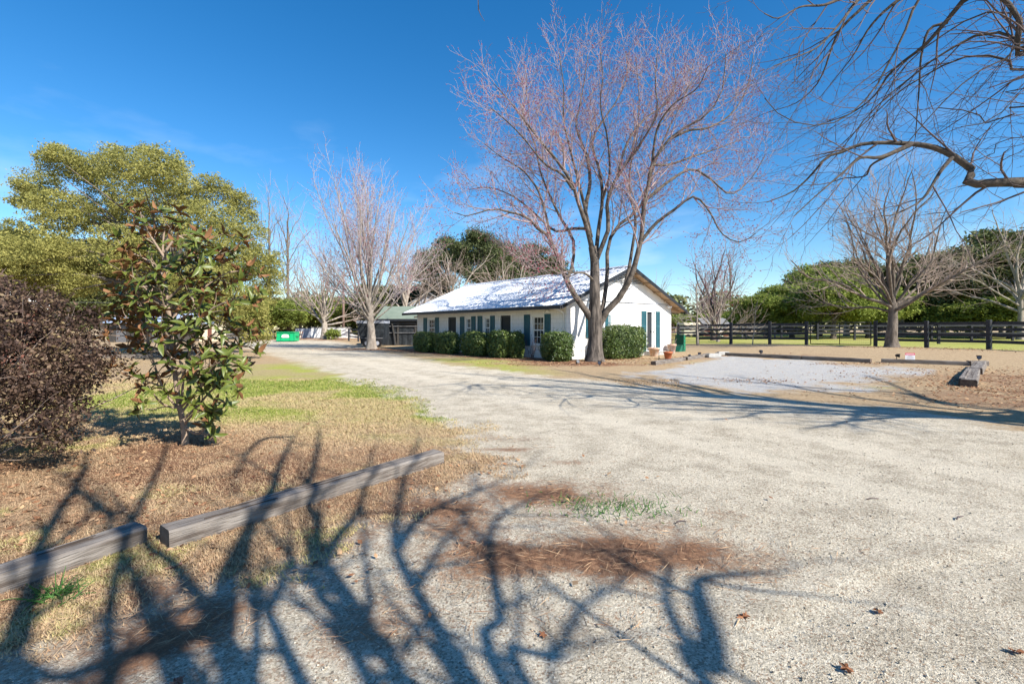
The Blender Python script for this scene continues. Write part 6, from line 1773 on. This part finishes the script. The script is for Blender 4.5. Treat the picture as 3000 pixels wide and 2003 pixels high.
# dark trailer end left of the trunk
tl_x = (1046 - CX) / F * 34.5
tl = empty('dump_trailer', (tl_x, 34.5, 0)); tag(tl, 'dark tipping trailer parked behind the vase-shaped tree trunk', 'trailer')
MB().prism([(.28, .25), (1.9, .25), (1.9, 1.72), (.0, 1.72)], .0, 1.6).build('tub', M['shade_cloth'], tl)
MB().box(-.04, 1.94, -.04, 1.64, 1.722, 1.92).build('rim', M['grey_siding'], tl)
MB().box(.30, 1.86, -.05, -.012, .62, .68).build('side_rail', M['fence_grey'], tl)
for wx in (.75, 1.5):
    w_ = MB(); w_.tube([(wx, -.16, .30), (wx, -.02, .30)], .30, 16); o = w_.build('wheel', M['black_metal'], tl)
    MB().tube([(wx, -.175, .30), (wx, -.162, .30)], .15, 12).build('rim', M['grey_siding'], o)

# grey house behind the white roof
gx_ = (1296 - CX) / F * 52
gh = empty('grey_house', (gx_ - 1.5, 52, 0), .25); tag(gh, 'grey house with a dark gable roof half hidden behind the white roof', 'house')
MB().box(-2.6, 2.6, 0, 9, -.1, 3.6).build('wall', M['grey_siding'], gh)
MB().prism([(-2.6, 3.602), (2.6, 3.602), (0, 5.05)], 0, .2).build('gable', M['grey_siding'], gh)
for s_ in (-1, 1):
    MB().prism([(s_ * 3.0, 3.42), (0, 5.10), (0, 5.25), (s_ * 3.1, 3.55)], -.4, 9.4).build('roof_slope', M['grey_roof'], gh)
w_ = MB().box(-.45, .45, -.03, -.002, 1.2, 2.6).build('window', M['white_trim'], gh); MB().box(-.38, .38, -.04, -.031, 1.27, 2.53).build('pane', M['glass'], w_)

# brick barn at the left edge
bn = empty('brick_barn', (-11.6, 12.0, 0), R(44)); tag(bn, 'reddish brick barn with a white roof edge behind the purple bush', 'barn')
MB().box(-6, -.25, 0, 6, -.1, 1.98).build('wall', M['brick_red'], bn)
MB().prism([(-6, 1.982), (-.25, 1.982), (-3.1, 3.2)], .0, .2).build('gable', M['brick_red'], bn)
for a, b in (((-6.3, 1.90), (-3.1, 3.30)), ((.0, 1.90), (-3.1, 3.30))):
    MB().prism([a, b, (b[0], b[1] + .05), (a[0], a[1] + .05)], -.25, 6.2).build('roof_slope', M['roof_metal'], bn)
    MB().prism([(a[0], a[1] - .06), (b[0], b[1] - .06), (b[0], b[1] + .045), (a[0], a[1] + .045)], -.29, -.252).build('rake_board', M['white_trim'], bn)
# cream shed and bluish-roofed building seen through the magnolia
cs_ = empty('cream_shed', ((582 - CX) / F * 50, 50, 0), .1); tag(cs_, 'small cream shed with a blue-grey roof seen through the magnolia', 'shed')
MB().box(-1.6, 1.3, 0, 3, -.1, 1.85).build('wall', M['cream'], cs_); MB().box(.9, 1.3, -.02, -.002, .1, 1.7).build('door', M['brick_red'], cs_)
MB().prism([(-.35, 1.80), (1.5, 2.85), (3.35, 1.80), (1.5, 2.95)], -1.9, 1.6, 'x').build('roof', M['blue_roof'], cs_)
c2_ = empty('low_stable', ((430 - CX) / F * 46, 46, 0), -.1); tag(c2_, 'long low dark stable with a pale roof behind the magnolia', 'stable')
MB().box(-4.0, 2.2, 0, 4, -.1, 1.9).build('wall', M['shed_wood'], c2_)
MB().prism([(-.5, 1.86), (2.0, 2.7), (4.5, 1.86), (2.0, 2.8)], -4.4, 2.6, 'x').build('roof', M['blue_roof'], c2_)
for k in range(3): MB().box(-3.2 + k * 1.9, -2.2 + k * 1.9, -.03, -.002, .0, 1.6).build('stall_door', M['brick_red'] if k == 1 else M['fence_grey'], c2_)
# kerb timber across the far lawn
timber('long pale timber lying across the far lawn behind the magnolia', gnd(300, 1049), gnd(520, 1045), .25, .18, seed=21)
# white horse trailer and brick cottage far over the pasture
ft = empty('horse_trailer', ((2030 - CX) / F * 58, 58, 0), .1); tag(ft, 'cream horse trailer far across the pasture by the house corner', 'trailer')
MB().box(-1.2, 1.0, 0, 2, .45, 2.0, 0, .12).build('body', M['cream'], ft)
for wx in (-.6, .3): MB().tube([(wx, -.02, .32), (wx, .2, .32)], .32, 14).build('wheel', M['black_metal'], ft)
MB().box(-1.0, -.4, -.02, -.002, 1.3, 1.7).build('window', M['glass'], ft)
fb = empty('brick_cottage', ((2075 - CX) / F * 62, 62, 0), .0); tag(fb, 'small brick building far across the pasture beside the cream trailer', 'building')
MB().box(-.6, 2.6, 0, 3, -.1, 1.9).build('wall', M['brick_red'], fb); MB().prism([(-.3, 1.88), (1.5, 2.6), (3.3, 1.88), (1.5, 2.7)], -.8, 2.8, 'x').build('roof', M['grey_roof'], fb)
MB().box(1.4, 1.9, -.02, -.002, .0, 1.5).build('door', M['white_trim'], fb)
